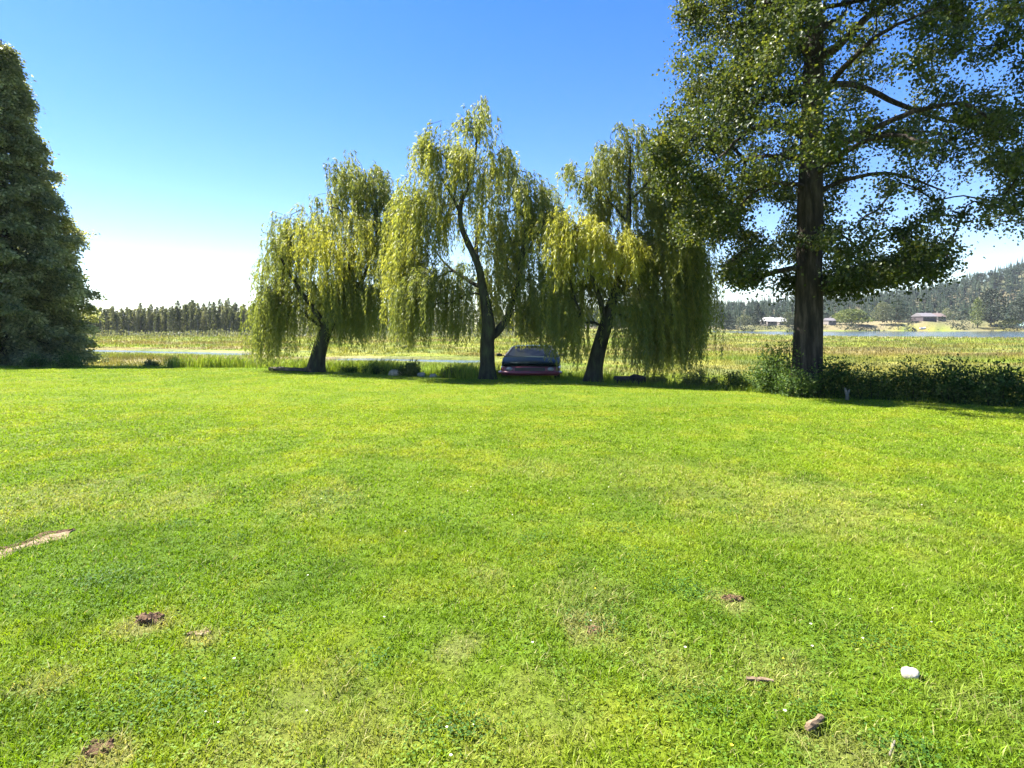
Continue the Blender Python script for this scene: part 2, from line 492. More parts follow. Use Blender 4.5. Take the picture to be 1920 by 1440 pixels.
gm = MB()
for d0, d1, dens, hgt, wid, two in [(1.3, 3, 9000, .044, .0055, True), (3, 5, 6500, .042, .0065, True), (5, 8, 3600, .038, .010, True),
                                    (8, 13, 1900, .036, .015, True), (13, 18, 1100, .036, .020, False), (18, 27, 750, .036, .026, False)]:
    wx = 0.98 * d1 + 1.5
    n = int((d1 - d0) * 2 * wx * dens)
    y = d0 + (d1 - d0) * R.random(n); x = (R.random(n) * 2 - 1) * wx
    k = (np.abs(x) < 0.98 * y + 1.5) & (y < edge_y(x) - 0.05)
    x = x[k]; y = y[k]
    dr = dryness(x, y); rd = rut_d(x, y)
    tuft = np.clip(.5 * fbm(x * 3.1, y * 3.1, 13, 3) + .5 * vn(x * 17, y * 17, 23) + .25 * (vn(x * 31, y * 31, 29) - .5), 0, 1)
    k = (R.random(len(x)) > dr * 0.3) & (rd > 0.075 * R.random(len(x))) & (R.random(len(x)) < 0.3 + 1.4 * tuft)
    x = x[k]; y = y[k]; tuft = tuft[k]; n = len(x)
    c = lawn_col(x, y) * (0.6 + 0.75 * R.random(n))[:, None]
    st = R.random(n) < 0.05 + .3 * dryness(x, y)
    c[st] = mixc(c[st], (0.42, 0.36, 0.17), np.full(st.sum(), .6))
    h = hgt * (0.45 + 0.75 * R.random(n)) * (0.35 + 1.3 * tuft)
    blades(gm, x, y, gz(x, y), h, wid * (0.7 + .6 * R.random(n)), c, 1.0, two)
# clover leaflets among the near blades
n = 36000
y = 1.4 + 6.5 * R.random(n) ** 1.2; x = (R.random(n) * 2 - 1) * (0.95 * y + 1)
k = (fbm(x * 1.7, y * 1.7, 15, 3) > 0.47) & (rut_d(x, y) > .15) & (dryness(x, y) < .5)
x = x[k]; y = y[k]; n = len(x)
c = mixc(lawn_col(x, y), (0.07, 0.17, 0.03), np.full(n, .5)) * (0.8 + .5 * R.random(n))[:, None]
ang = R.random(n) * 2 * PI
ax = np.stack([np.cos(ang), np.sin(ang), .5 * (R.random(n) - .4)], -1)
nr = np.stack([.5 * (R.random(n) - .5), .5 * (R.random(n) - .5), np.ones(n)], -1)
sz = 0.010 + 0.008 * R.random(n)
gm.leaves(np.stack([x, y, gz(x, y) + .015 + .02 * R.random(n)], -1), ax, nr, sz, sz * .9, R.random(n), .1, c)
spots = [(615, 925), (590, 940), (640, 935), (1165, 990), (1180, 995), (1210, 1050), (1240, 1065), (1190, 1045), (1290, 1115), (1320, 1125), (1270, 1100), (205, 1085), (180, 1095), (225, 1075), (830, 975), (1040, 1050), (1120, 1165), (1140, 1190),
         (1690, 1215), (1640, 1220), (1860, 1215), (290, 1310), (330, 1320), (860, 1370), (840, 1380), (1520, 1340), (330, 985), (1385, 960), (1700, 1420), (1330, 1330), (520, 1180), (700, 1240), (1000, 1010), (450, 1010), (860, 830), (300, 890)]
for px, py in spots:
    cx, cyy = lawn_pt(px, py); n = int(R.integers(90, 220)); sp = .05 + .07 * R.random()
    x = cx + R.normal(size=n) * sp * 1.5; y = cyy + R.normal(size=n) * sp
    ang = R.random(n) * 2 * PI; sz = .009 + .009 * R.random(n)
    c = np.array([[.05, .12, .016]]) * (.6 + .8 * R.random(n))[:, None]
    gm.leaves(np.stack([x, y, gz(x, y) + .012 + .03 * R.random(n)], -1), np.stack([np.cos(ang), np.sin(ang), .5 * R.random(n)], -1), np.stack([.6 * (R.random(n) - .5), .6 * (R.random(n) - .5), np.ones(n)], -1), sz, sz * .8, R.random(n), .1, c)
tag(gm.build('lawn_grass', M['blade']), 'short bright green lawn grass covering the whole foreground', 'grass', kind='stuff')

# small clover and buttercup flowers
M['flower'] = leaf_mat('flower', [(0.0, (0.75, 0.73, 0.66)), (0.72, (0.75, 0.73, 0.62)), (0.78, (0.75, 0.6, 0.04)), (1.0, (0.78, 0.66, 0.05))], 0.3, 0.7, 0.2, (1, 1, 1))
fm = MB()
n = 85
y = 1.8 + 5 * R.random(n) ** 1.4; x = (R.random(n) * 2 - 1) * 0.9 * y + 0.3 * y
for xx, yy in zip(x, y):
    z = gz(xx, yy) + 0.03 + 0.02 * R.random(); q = R.random(); s = 0.0032 + 0.003 * R.random()
    a = np.linspace(0, 2 * PI, 7)[:-1]
    c = np.repeat([[xx, yy, z]], 6, 0)
    fm.leaves(c, np.stack([np.cos(a), np.sin(a), .5 + 0 * a], -1), np.repeat([[0, 0, 1.]], 6, 0), s * 1.6, s * 1.5, np.full(6, q))
tag(fm.build('lawn_flowers', M['flower']), 'tiny white and yellow flowers scattered in the lawn', 'flowers', kind='stuff')

# marsh grass: bank, meadow, far reeds
gm = MB()
for d0, d1, dens, hgt, wid in [(9, 22, 260, .32, .016), (22, 34, 130, .34, .026), (34, 60, 36, .30, .045), (60, 100, 9, .32, .09), (100, 150, 3.0, .34, .16), (150, 246, 0.8, .45, .26)]:
    wx = 1.0 * d1 + 3
    n = int((d1 - d0) * 2 * wx * dens)
    y = d0 + (d1 - d0) * R.random(n); x = (R.random(n) * 2 - 1) * wx
    s = y - edge_y(x)
    u = 960 + FPX * x / y
    k = (np.abs(x) < y + 3) & (s > 0.1) & (chan_d(x, y) > 2.6 + 1.2 * vn(x * .3, y * .3, 2)) & (lake_mask(x, y) < 0.05) & ((u < 1400) | (y < lake_near(x, y) - 3))
    cl = fbm(x * .5, y * .5, 17, 3)
    k &= R.random(n) < 0.25 + 1.2 * sstep(.35, .6, cl)
    x = x[k]; y = y[k]; s = s[k]; cl = cl[k]; n = len(x)
    c = marsh_col(x, y) * (0.65 + .7 * R.random(n))[:, None]
    low = sstep(9, 3.5, chan_d(x, y))
    h = hgt * (.45 + .9 * R.random(n)) * (0.5 + 0.9 * cl) * (0.45 + .55 * sstep(0, 3, s)) * (1 - 0.6 * low)
    # open lawn-like strip at the left beyond the edge, taller clumps in it
    op = sstep(-7.5, -9, x) * sstep(12, 7, s)
    h = h * (1 - 0.55 * op)
    blades(gm, x, y, gz(x, y), h, wid * (.6 + .8 * R.random(n)), c, 0.45, False)
n = 16000
x = -16 + 22 * R.random(n); s_ = .25 + 4.5 * R.random(n) ** 1.4; y = edge_y(x) + s_
cl = fbm(x * .8, y * .8, 27, 3)
k = (R.random(n) < sstep(.42, .62, cl)) & ~((x > -.9) & (x < 5.2) & (s_ < 1.8)) & ~((x > -5.6) & (x < -2.6) & (s_ < .9)); x = x[k]; y = y[k]; n = len(x)
c = mixc((.16, .25, .02), (.26, .30, .05), R.random(n)) * (.6 + .7 * R.random(n))[:, None]
blades(gm, x, y, gz(x, y), (.22 + .45 * R.random(n)) * (.4 + cl[k]), .02 + .018 * R.random(n), c, .5, True)
tag(gm.build('marsh_grass', M['marsh_blade']), 'rough olive and straw coloured grass of the flat marsh', 'grass', kind='stuff')


# ------------------------------------------------------------------ trees
def rvec(n):
    v = R.normal(size=(n, 3)); return v / np.linalg.norm(v, axis=1)[:, None]


class Skel:
    def __init__(s): s.p = []; s.par = []; s.rmin = []

    def chain(s, pts, radii, parent=-1, sub=4, wig=0.0):
        """smooth chain through points, joined to the nearest node when parent is None"""
        pts = np.asarray(pts, float); n = len(pts)
        t = np.arange(n); tt = np.linspace(0, n - 1, (n - 1) * sub + 1)
        P = np.stack([catmull(t, pts[:, i], tt) for i in range(3)], -1)
        rad = np.interp(tt, t, radii)
        if wig: P[1:-1] += (R.random((len(P) - 2, 3)) - .5) * wig
        ids = []
        for k in range(len(P)):
            s.p.append(P[k]); s.par.append(parent); s.rmin.append(rad[k])
            parent = len(s.p) - 1; ids.append(parent)
        return ids

    def grow(s, att, step=0.35, droop=0.0, start=0):
        root = np.array(s.p[start])
        order = np.argsort(np.linalg.norm(att - root, axis=1) + R.random(len(att)) * 0.6)
        tips = []
        P = np.array(s.p)
        cap = len(P) + 60 * len(att); buf = np.empty((cap, 3)); buf[:len(P)] = P; n = len(P)
        pen = np.zeros(cap); pen[:n] = 0
        for i in order:
            a = att[i]
            d = np.linalg.norm(buf[start:n] - a, axis=1)
            # prefer joining from below/inside
            d = d + 0.5 * np.maximum(0, buf[start:n, 2] - a[2])
            j = int(np.argmin(d)) + start
            b = buf[j].copy()
            L = np.linalg.norm(a - b); k = max(2, int(L / step) + 1)
            k = min(k, 40)
            if s.par[j] >= 0:
                dr = b - buf[s.par[j]]; dr = dr / (np.linalg.norm(dr) + 1e-9)
            else: dr = (a - b) / (L + 1e-9)
            t = np.linspace(0, 1, k + 1)[1:, None]
            mid = b + dr * L * 0.35 + np.array([0, 0, L * 0.12])
            q = (1 - t) ** 2 * b + 2 * (1 - t) * t * mid + t ** 2 * a
            q[:-1] += (R.random((k - 1, 3)) - .5) * 0.12 * step
            par = j
            for v in q:
                if n >= cap: break
                buf[n] = v; s.p.append(v); s.par.append(par); s.rmin.append(0.0); par = n; n += 1
            tips.append(par)
        return tips

    def radii(s, r0=0.006, e=0.5):
        n = len(s.p); cnt = np.zeros(n); child = np.zeros(n, int)
        for i in range(n):
            if s.par[i] >= 0: child[s.par[i]] += 1
        w = np.where(child == 0, 1.0, 0.0)
        for i in range(n - 1, -1, -1):
            if s.par[i] >= 0: w[s.par[i]] += w[i]
        return np.maximum(np.array(s.rmin), r0 * w ** e)

    def mesh(s, mb, r, skip=(), rmin=0.0, lim=12):
        kids = {}
        for i, q in enumerate(s.par): kids.setdefault(q, []).append(i)
        P = np.array(s.p); skip = set(skip)
        stack = [(i, -1) for i in kids.get(-1, [])]
        while stack:
            i, frm = stack.pop()
            ch = [i]
            while True:
                ks = kids.get(ch[-1], [])
                if not ks: break
                ks = sorted(ks, key=lambda q: -r[q])
                for q in ks[1:]: stack.append((q, ch[-1]))
                ch.append(ks[0])
            ids = [q for q in ch if q not in skip]
            if not ids: continue
            pts = P[ids]; rd = r[ids].copy()
            f = s.par[ids[0]]
            if f >= 0 and np.linalg.norm(P[f] - pts[0]) > 1e-4:
                pts = np.vstack([P[f], pts]); rd = np.concatenate([[min(rd[0] * 1.25, r[f] * .9)], rd])
            if len(pts) < 2 or rd.max() < rmin: continue
            mb.tube(pts, rd, 3 if rd.max() < .012 else (5 if rd.max() < .05 else 8), cap=False, wob=0.1 if rd.max() > .03 else 0)


def catmull(t, y, tt):
    n = len(y)
    m = np.gradient(y) if n > 1 else np.zeros(n)
    i = np.clip(np.floor(tt).astype(int), 0, n - 2); f = tt - i
    h00 = 2 * f ** 3 - 3 * f ** 2 + 1; h10 = f ** 3 - 2 * f ** 2 + f; h01 = -2 * f ** 3 + 3 * f ** 2; h11 = f ** 3 - f ** 2
    return h00 * y[i] + h10 * m[i] + h01 * y[i + 1] + h11 * m[i + 1]


def trunk_tube(mb, pts, rad, sides=18, sub=10, flare=0.5, amp=0.10):
    pts = np.asarray(pts, float); n = len(pts); t = np.arange(n); tt = np.linspace(0, n - 1, (n - 1) * sub + 1)
    P = np.stack([catmull(t, pts[:, i], tt) for i in range(3)], -1)
    r = np.interp(tt, t, rad)
    base = np.exp(-np.arange(len(r)) / (sub * .35)) * flare
    a = np.linspace(0, 2 * PI, sides, endpoint=False)
    V = []
    for i in range(len(P)):
        rib = 1 + amp * (vn(np.cos(a) * 2.2 + 9, np.sin(a) * 2.2 + P[i, 2] * .8, 7) - .5) * 2 + base[i] * (.6 + .7 * np.maximum(0, np.sin(a * 4 + 1.3)))
        V.append(P[i] + np.stack([np.cos(a) * r[i] * rib, np.sin(a) * r[i] * rib, 0 * a], -1))
    V = np.concatenate(V); k = np.arange(len(P) - 1)[:, None] * sides; j = np.arange(sides)[None]; jj = (j + 1) % sides
    mb.add(V, np.stack([k + j, k + jj, k + sides + jj, k + sides + j], -1).reshape(-1, 4), .5)


# ---- the big broadleaf tree on the right
def big_tree():
    D = 16.0
    base = at(1512, 740, D); base[2] = gz(base[0], D) - 0.1
    t = empty('broadleaf_tree', base)
    tag(t, 'tall broadleaf tree with a thick dark trunk and glossy leaves rising out of the frame', 'tree')
    sk = Skel()

    def P(px, py, dy=0.0): return at(px, py, D) + np.array([0, dy, 0])
    tr = [base, P(1513, 690), P(1515, 600), P(1517, 500), P(1518, 400), P(1520, 300), P(1523, 200), P(1526, 100), P(1525, 0), P(1530, -120, .2), P(1540, -240, .1), P(1535, -340, -.1), P(1540, -420)]
    trr = [.42, .375, .355, .335, .32, .29, .27, .25, .21, .16, .11, .06, .02]
    tm = MB(); trunk_tube(tm, tr, trr, 22, 10, .25, .08)
    ids = sk.chain(tr, trr, -1, 6)
    PT = np.array(sk.p)

    def limb(pts, r0, r1):
        pts = [np.asarray(q) for q in pts]
        j = int(np.argmin(np.linalg.norm(PT[:len(ids)] - pts[0], axis=1)))
        pts[0] = PT[j]
        return sk.chain(pts, np.linspace(r0 * 1.25, r1 * 1.3, len(pts)), j, 5, .03)
    limb([P(1508, 268), P(1460, 255, -.6), P(1407, 257, -1.1), P(1356, 284, -1.5), P(1305, 330, -1.8)], .085, .02)
    limb([P(1505, 356), P(1470, 350, -.3), P(1438, 354, -.6), P(1383, 377, -1.0), P(1340, 420, -1.2)], .06, .015)
    limb([P(1504, 108), P(1473, 74, -.5), P(1440, 62, -.8), P(1407, 60, -1.2), P(1350, 80, -1.5)], .09, .02)
    limb([P(1535, 125), P(1560, 95, -.4), P(1597, 58, -.8), P(1667, 12, -1.2), P(1740, -40, -1.5)], .11, .03)
    limb([P(1667, 12, -1.2), P(1720, 22, -1.3), P(1764, 39, -1.5), P(1800, 75, -1.6)], .05, .015)
    limb([P(1540, 60), P(1570, 30, .4), P(1600, 10, .8), P(1640, -30, 1.4)], .08, .03)
    limb([P(1540, 295), P(1570, 275, -.5), P(1609, 257, -.9), P(1667, 237, -1.3), P(1726, 237, -1.6), P(1765, 275, -1.8)], .09, .02)
    limb([P(1609, 262, -.9), P(1667, 276, -1.3), P(1702, 307, -1.6)], .04, .012)
    limb([P(1535, 362), P(1578, 342, -.5), P(1640, 345, -1.0), P(1700, 380, -1.4)], .06, .015)
    limb([P(1530, 440), P(1560, 425, .5), P(1610, 425, 1.0), P(1680, 455, 1.6)], .05, .012)
    limb([P(1540, 170), P(1640, 130, 1.0), P(1760, 150, 1.7), P(1880, 180, 2.0), P(1940, 176, 2.0)], .09, .03)
    limb([P(1523, 200), P(1530, 170, -1.2), P(1540, 150, -2.5), P(1555, 160, -3.8)], .08, .02)
    limb([P(1520, 300), P(1500, 270, 1.2), P(1470, 250, 2.4), P(1450, 260, 3.5)], .08, .02)
    limb([P(1520, 330), P(1545, 305, -1.4), P(1560, 310, -2.6), P(1570, 340, -3.4)], .07, .02)
    limb([P(1524, 30), P(1450, -30, .8), P(1390, -80, 1.4), P(1330, -100, 1.8)], .08, .02)
    # leaf clumps through the crown's volume
    zs = np.array([2.3, 2.8, 3.35, 4.1, 4.85, 6.35, 7.85, 9.3, 10.8, 13, 15, 17])
    Lx = np.array([.4, 1.5, 2.3, 3.0, 3.7, 4.35, 3.9, 3.6, 3.65, 3.3, 2.4, .5])
    Rx = np.array([.6, 1.9, 3.7, 4.5, 4.7, 5.6, 6.5, 6.7, 6.6, 5.6, 3.8, .6])
    att = []; n_try = 0
    while len(att) < 1430 and n_try < 60000:
        n_try += 1
        z = 2.75 + 14.0 * random.random() ** 1.12
        L = np.interp(z, zs, Lx); Rr = np.interp(z, zs, Rx)
        a = random.random() * 2 * PI; q = random.random() ** 0.42
        ex = (Rr if math.cos(a) > 0 else L); ey = (L + Rr) / 2 * .85
        x = math.cos(a) * ex * q; y = math.sin(a) * ey * q
        if vn(x * .75 + 30, y * .75 + z * .85, 33) + 0.25 * q < 0.42: continue
        if vn(x * .62 + 3, z * .62, 37) < 0.31 - .05 * (x > 2.5) * (z > 6.5) + 0.05 * (x > .5) * (z < 6.5) + .09 * (z < 5.5): continue
        if y < -.8 and z < 10.5 and random.random() < .5: continue
        ax_ = np.interp(z, [base[2], 10.8, 17], [base[0], base[0] + .2, base[0] + .4])
        if abs(x) < .95 and y < .6 and z < 8.2 and random.random() < .72: continue
        vx = 960 + FPX * (ax_ + x) / (D + y); vz = HZ - (z - CAMZ) * FPX / (D + y)
        if math.hypot((vx - 1435) / 44, (vz - 405) / 38) < 1 or math.hypot((vx - 1655) / 46, (vz - 300) / 34) < 1 or math.hypot((vx - 1590) / 26, (vz - 400) / 22) < 1: continue
        att.append((ax_ + x, D + y, z))
    # the drooping fringe at the upper right edge of the picture
    for k in range(34):
        p_ = at(random.uniform(1872, 1985), random.uniform(265, 425), D + 1.2); att.append(tuple(p_ + np.array([0, random.uniform(-.8, .8), 0])))
    for k in range(16):
        p_ = at(random.uniform(1225, 1275), random.uniform(255, 345), D - .3); att.append(tuple(p_ + np.array([0, random.uniform(-.6, .6), 0])))
    for k in range(8):
        p_ = at(random.uniform(1742, 1772), random.uniform(455, 530), D - .5); att.append(tuple(p_ + np.array([0, random.uniform(-.4, .4), 0])))
    att = np.array(att)
    tips = sk.grow(att, .4)
    r = sk.radii(.0055, .5)
    bm_ = MB(); sk.mesh(bm_, r, skip=ids, rmin=0)
    NP = np.array(sk.p); par = np.array(sk.par)
    lm = MB()
    c = []; w = []
    for ti in tips:
        hue = random.random()
        dens = random.uniform(60, 240)
        n = int(dens)
        a = NP[ti]
        g_ = R.normal(size=(n, 3)) * np.array([.21, .21, .16]) * random.uniform(.7, 1.25)
        g_[:, 2] -= 0.10 * (g_[:, 0] ** 2 + g_[:, 1] ** 2) / .09 * .6
        c.append(a + g_); w.append(np.clip(hue * .55 + R.random(n) * .55 - .05, 0, 1))
        # leaves along the twig
        q = ti
        for _ in range(3):
            q = par[q]
            if q < len(ids): break
            c.append(NP[q] + R.normal(size=(8, 3)) * .13); w.append(np.clip(hue * .55 + R.random(8) * .5, 0, 1))
    c = np.concatenate(c); w = np.concatenate(w); n = len(c)
    axx = rvec(n) * .8 + np.array([0, 0, -.55]); nr = rvec(n) * .8 + np.array([0, 0, .5])
    L = .06 + .05 * R.random(n)
    lm.leaves(c, axx, nr, L, L * .85, w, .12)
    tm.build('trunk', M['bark'], t, True, base); bm_.build('limbs', M['bark'], t, True, base); lm.build('crown', M['big_leaf'], t, False, base)


big_tree()


# ---- weeping willows
def willow(px0, py0, D, label, trunk, limbs, lobes, seed, trunkr):
    global R
    R = np.random.default_rng(seed)
    base = at(px0, py0, D); base[2] = gz(base[0], D) - 0.1
    t = empty('weeping_willow', base)
    tag(t, label, 'tree', 'weeping willows at the lawn edge')

    def P(q): return at(q[0], q[1], D) + np.array([0, q[2] if len(q) > 2 else 0, 0])
    sk = Skel(); tm = MB()
    tp = [base] + [P(q) for q in trunk]
    rad = np.interp(np.linspace(0, 1, len(tp)), np.linspace(0, 1, len(trunkr)), trunkr)
    main = [P(q) for q in limbs[0][0]][1:]
    trunk_tube(tm, tp[:-1] + main, np.concatenate([rad[:-1], np.linspace(limbs[0][1] * 1.05, limbs[0][2], len(main))]), 16, 10, .3, .12)
    tp = tp[:-1]; rad = rad[:-1]
    ids = sk.chain(tp, rad, -1, 6)
    nt_ = len(ids)
    for pts, r0, r1 in limbs:
        pts = [P(q) for q in pts]
        j = int(np.argmin(np.linalg.norm(np.array(sk.p) - pts[0], axis=1)))
        pts[0] = np.array(sk.p[j])
        sk.chain(pts, np.linspace(r0, r1, len(pts)), j, 5, .05)
    lm = MB(); att = []
    for (cx, cy, rx, ry, dy, rd, ns, hang, bot, hue) in lobes:
        s = D / FPX
        c = P((cx, cy, dy))
        ns = int(ns * (1.3 if cy < 470 else 1.0)); v = rvec(ns); q = R.random(ns) ** .45
        st = c + v * q[:, None] * np.array([rx * s, rd, ry * s])
        nc = max(3, ns // 11)
        cen = st[:nc]; pick = R.integers(nc, size=ns)
        cs_ = .10 + .12 * R.random(nc)
        loose = R.random(ns) < .22
        st = np.where(loose[:, None], st, cen[pick] + R.normal(size=(ns, 3)) * cs_[pick][:, None] * np.array([1, 1, .8]))
        ctone = R.random(nc)[pick]; clen = (.55 + .8 * R.random(nc))[pick]
        att.append(st[R.random(ns) < .16])
        zb = CAMZ - (bot - HZ) * s
        L = hang * (.5 + .7 * R.random(ns)) * clen * np.where(R.random(ns) < .12, 1.7, 1.0)
        L = np.minimum(L, np.maximum(.35, st[:, 2] - zb - R.random(ns) * .7))
        K = 22
        tt = np.linspace(0, 1, K)
        out_ = np.stack([st[:, 0] - base[0], st[:, 1] - D, 0 * L], -1); out_ = out_ / (np.linalg.norm(out_, axis=1)[:, None] + .3)
        out_ = out_ + rvec(ns) * np.array([.8, .8, 0])
        hx = (.10 + .16 * R.random(ns))
        path = st[:, None] + out_[:, None] * (hx * np.minimum(L, 1.6))[:, None, None] * (1 - np.exp(-4 * tt))[None, :, None]
        path[..., 2] += L[:, None] * (.10 * np.sin(np.minimum(tt * 5, PI))[None] - tt[None])
        path += (R.random((ns, 1, 3)) - .5) * np.array([.25, .25, 0]) * (tt[None, :, None] ** 2)
        dirs = np.gradient(path, axis=1); dirs /= np.linalg.norm(dirs, axis=2)[..., None] + 1e-9
        keep = R.random((ns, K)) < np.clip(L[:, None] / (K * .085), .35, 1)
        cl = fbm(st[:, 0] * 1.1, st[:, 2] * 1.1, 3, 2)
        sh = np.clip(hue + .2 + .35 * (cl - .5) + .34 * (ctone - .5) + .15 * (R.random(ns) - .5), 0, 1)
        for rep in range(3):
            cc = path[keep]; n = len(cc)
            ax = dirs[keep] * .9 + rvec(n) * .55
            Lf = .11 + .08 * R.random(n)
            lm.leaves(cc + rvec(n) * .025, ax, rvec(n), Lf, .025 + .010 * R.random(n), np.clip(np.repeat(sh, keep.sum(1)) + .3 * (R.random(n) - .5), 0, 1), .1)
    att = np.concatenate(att)
    sk.grow(att, .4)
    bm_ = MB(); sk.mesh(bm_, sk.radii(.007, .5), skip=ids)
    tm.build('trunk', M['moss_bark'], t, True, base); bm_.build('limbs', M['moss_bark'], t, True, base); lm.build('crown', M['willow_leaf'], t, False, base)


# lobes: px, py, rx, ry, depth offset, depth radius, strands, hang m, lowest row, hue
willow(590, 700, 23.3, 'leaning weeping willow with the lowest rounded crown, first in the row from the dark conifer',
       [(596, 670), (606, 635), (618, 605), (632, 570)],
       [([(632, 575), (650, 520), (665, 450, .3), (672, 380, .4)], .17, .04),
        ([(612, 615), (580, 560, -.4), (550, 510, -.6), (530, 470, -.8)], .13, .03),
        ([(632, 570), (675, 545, -.5), (700, 500, -.8), (715, 450, -1)], .12, .03),
        ([(640, 560), (620, 500, 1), (600, 440, 1.6)], .11, .03),
        ([(610, 620), (565, 590, .5), (525, 560, .8)], .08, .02)],
       [(668, 355, 68, 52, .2, 1.3, 250, .9, 640, .42), (600, 400, 42, 42, .3, 1.0, 100, .9, 640, .38), (545, 450, 42, 48, -.2, 1.1, 160, 1.1, 650, .32),
        (635, 450, 95, 55, -.6, 1.6, 380, 1.5, 620, .66), (710, 420, 38, 60, 0, 1.2, 160, 1.3, 640, .45), (492, 500, 22, 18, 0, .5, 40, 1.0, 600, .3),
        (520, 560, 45, 50, 0, 1.2, 330, 2.0, 692, .30), (650, 540, 95, 42, -.3, 1.6, 420, 1.7, 655, .30), (600, 560, 60, 30, 1.4, .8, 160, 1.8, 660, .3),
        (600, 520, 110, 40, 1.0, 1.2, 300, 1.6, 640, .4), (735, 450, 26, 70, .2, 1.0, 160, 1.5, 650, .45), (705, 345, 36, 36, 0, .9, 130, .9, 640, .42), (640, 318, 50, 28, .2, 1.0, 130, .8, 640, .42), (575, 430, 50, 40, .3, 1.0, 110, 1.0, 640, .4)], 101, [.36, .30, .27, .24, .2])
willow(914, 712, 20.6, 'tallest weeping willow with an open top, between the other two willows',
       [(914, 680), (914, 640), (916, 605), (915, 580)],
       [([(915, 585), (905, 540), (897, 500, -.2), (880, 460, -.3), (866, 425, -.3), (866, 385, -.3), (880, 350, -.2), (888, 310), (895, 250)], .145, .02),
        ([(914, 640), (938, 615, .2), (955, 585, .3), (968, 540, .2), (978, 490), (985, 440), (990, 400)], .17, .04),
        ([(866, 400, -.3), (845, 365, -.5), (825, 330, -.6)], .07, .02),
        ([(905, 545), (870, 520, .6), (830, 490, 1.0), (800, 450, 1.2)], .09, .02),
        ([(978, 490), (1000, 455, -.5), (1020, 420, -.8)], .06, .02),
        ([(897, 500), (890, 440, .9), (900, 380, 1.3), (905, 300, 1.2)], .09, .02)],
       [(897, 225, 45, 38, 0, .9, 100, .7, 600, .36), (815, 275, 48, 32, -.2, .8, 110, .9, 600, .42), (880, 300, 85, 45, 0, 1.3, 230, 1.1, 600, .55),
        (945, 310, 30, 45, .3, .9, 80, 1.1, 600, .45), (805, 380, 55, 62, 0, 1.2, 210, 1.7, 620, .48), (985, 375, 52, 58, 0, 1.2, 200, 1.3, 620, .45), (900, 380, 60, 50, .7, 1.0, 120, 1.2, 600, .4),
        (765, 480, 42, 60, .2, 1.1, 200, 1.9, 655, .42), (850, 520, 85, 48, .9, 1.2, 330, 1.9, 655, .30), (800, 540, 60, 35, -.6, 1.0, 200, 1.8, 655, .32),
        (965, 490, 55, 60, .5, 1.2, 230, 1.6, 640, .34), (930, 440, 60, 50, .9, .9, 120, 1.3, 600, .36), (985, 570, 55, 40, 1.0, .9, 170, 1.5, 655, .36), (765, 390, 30, 45, .4, .9, 110, 1.5, 640, .5), (1035, 380, 25, 50, .5, .8, 90, 1.2, 640, .42)], 202, [.30, .25, .24, .23, .22])
willow(1110, 716, 19.9, 'weeping willow with bright yellow green clumps, beside the big broadleaf tree',
       [(1116, 685), (1124, 650), (1134, 615), (1142, 590)],
       [([(1142, 595), (1152, 550), (1168, 490), (1178, 420), (1180, 350), (1182, 270)], .15, .03),
        ([(1138, 605), (1120, 560, -.4), (1098, 510, -.8), (1080, 460, -1)], .12, .03),
        ([(1150, 560), (1185, 530, .4), (1220, 490, .6), (1250, 440, .6)], .12, .03),
        ([(1124, 655), (1145, 620, .4), (1160, 590, .8), (1200, 570, 1.2)], .10, .03),
        ([(1178, 420), (1140, 370, .2), (1110, 335, .3)], .06, .02), ([(1180, 380), (1215, 340), (1235, 310)], .05, .02)],
       [(1185, 255, 38, 34, 0, .7, 70, .7, 600, .34), (1100, 320, 62, 26, .2, .9, 120, .8, 600, .36), (1215, 340, 75, 48, .3, 1.1, 210, 1.2, 600, .36), (1140, 370, 60, 40, .5, .9, 120, 1.0, 600, .38),
        (1072, 440, 66, 38, -.8, .9, 330, 1.1, 560, .86), (1160, 462, 40, 24, -1.1, .6, 150, .8, 560, .88), (1055, 520, 55, 45, 0, 1.2, 260, 1.7, 665, .40), (1120, 500, 60, 45, .6, 1.0, 200, 1.4, 640, .4),
        (1225, 450, 85, 65, .2, 1.4, 380, 1.8, 660, .38), (1290, 520, 50, 62, 0, 1.2, 320, 2.0, 695, .34), (1200, 560, 85, 45, -.3, 1.3, 360, 1.9, 700, .36), (1245, 590, 60, 35, .8, 1.0, 200, 1.7, 705, .4),
        (1070, 590, 45, 25, -.2, .8, 110, 1.4, 690, .42), (1230, 285, 42, 40, .2, .9, 120, .9, 600, .38), (1150, 290, 40, 36, .1, .8, 110, .8, 600, .4), (1275, 380, 50, 50, .3, 1.0, 150, 1.3, 640, .36), (1310, 470, 35, 45, .3, .9, 120, 1.5, 690, .34)], 303, [.31, .26, .24, .23, .2])


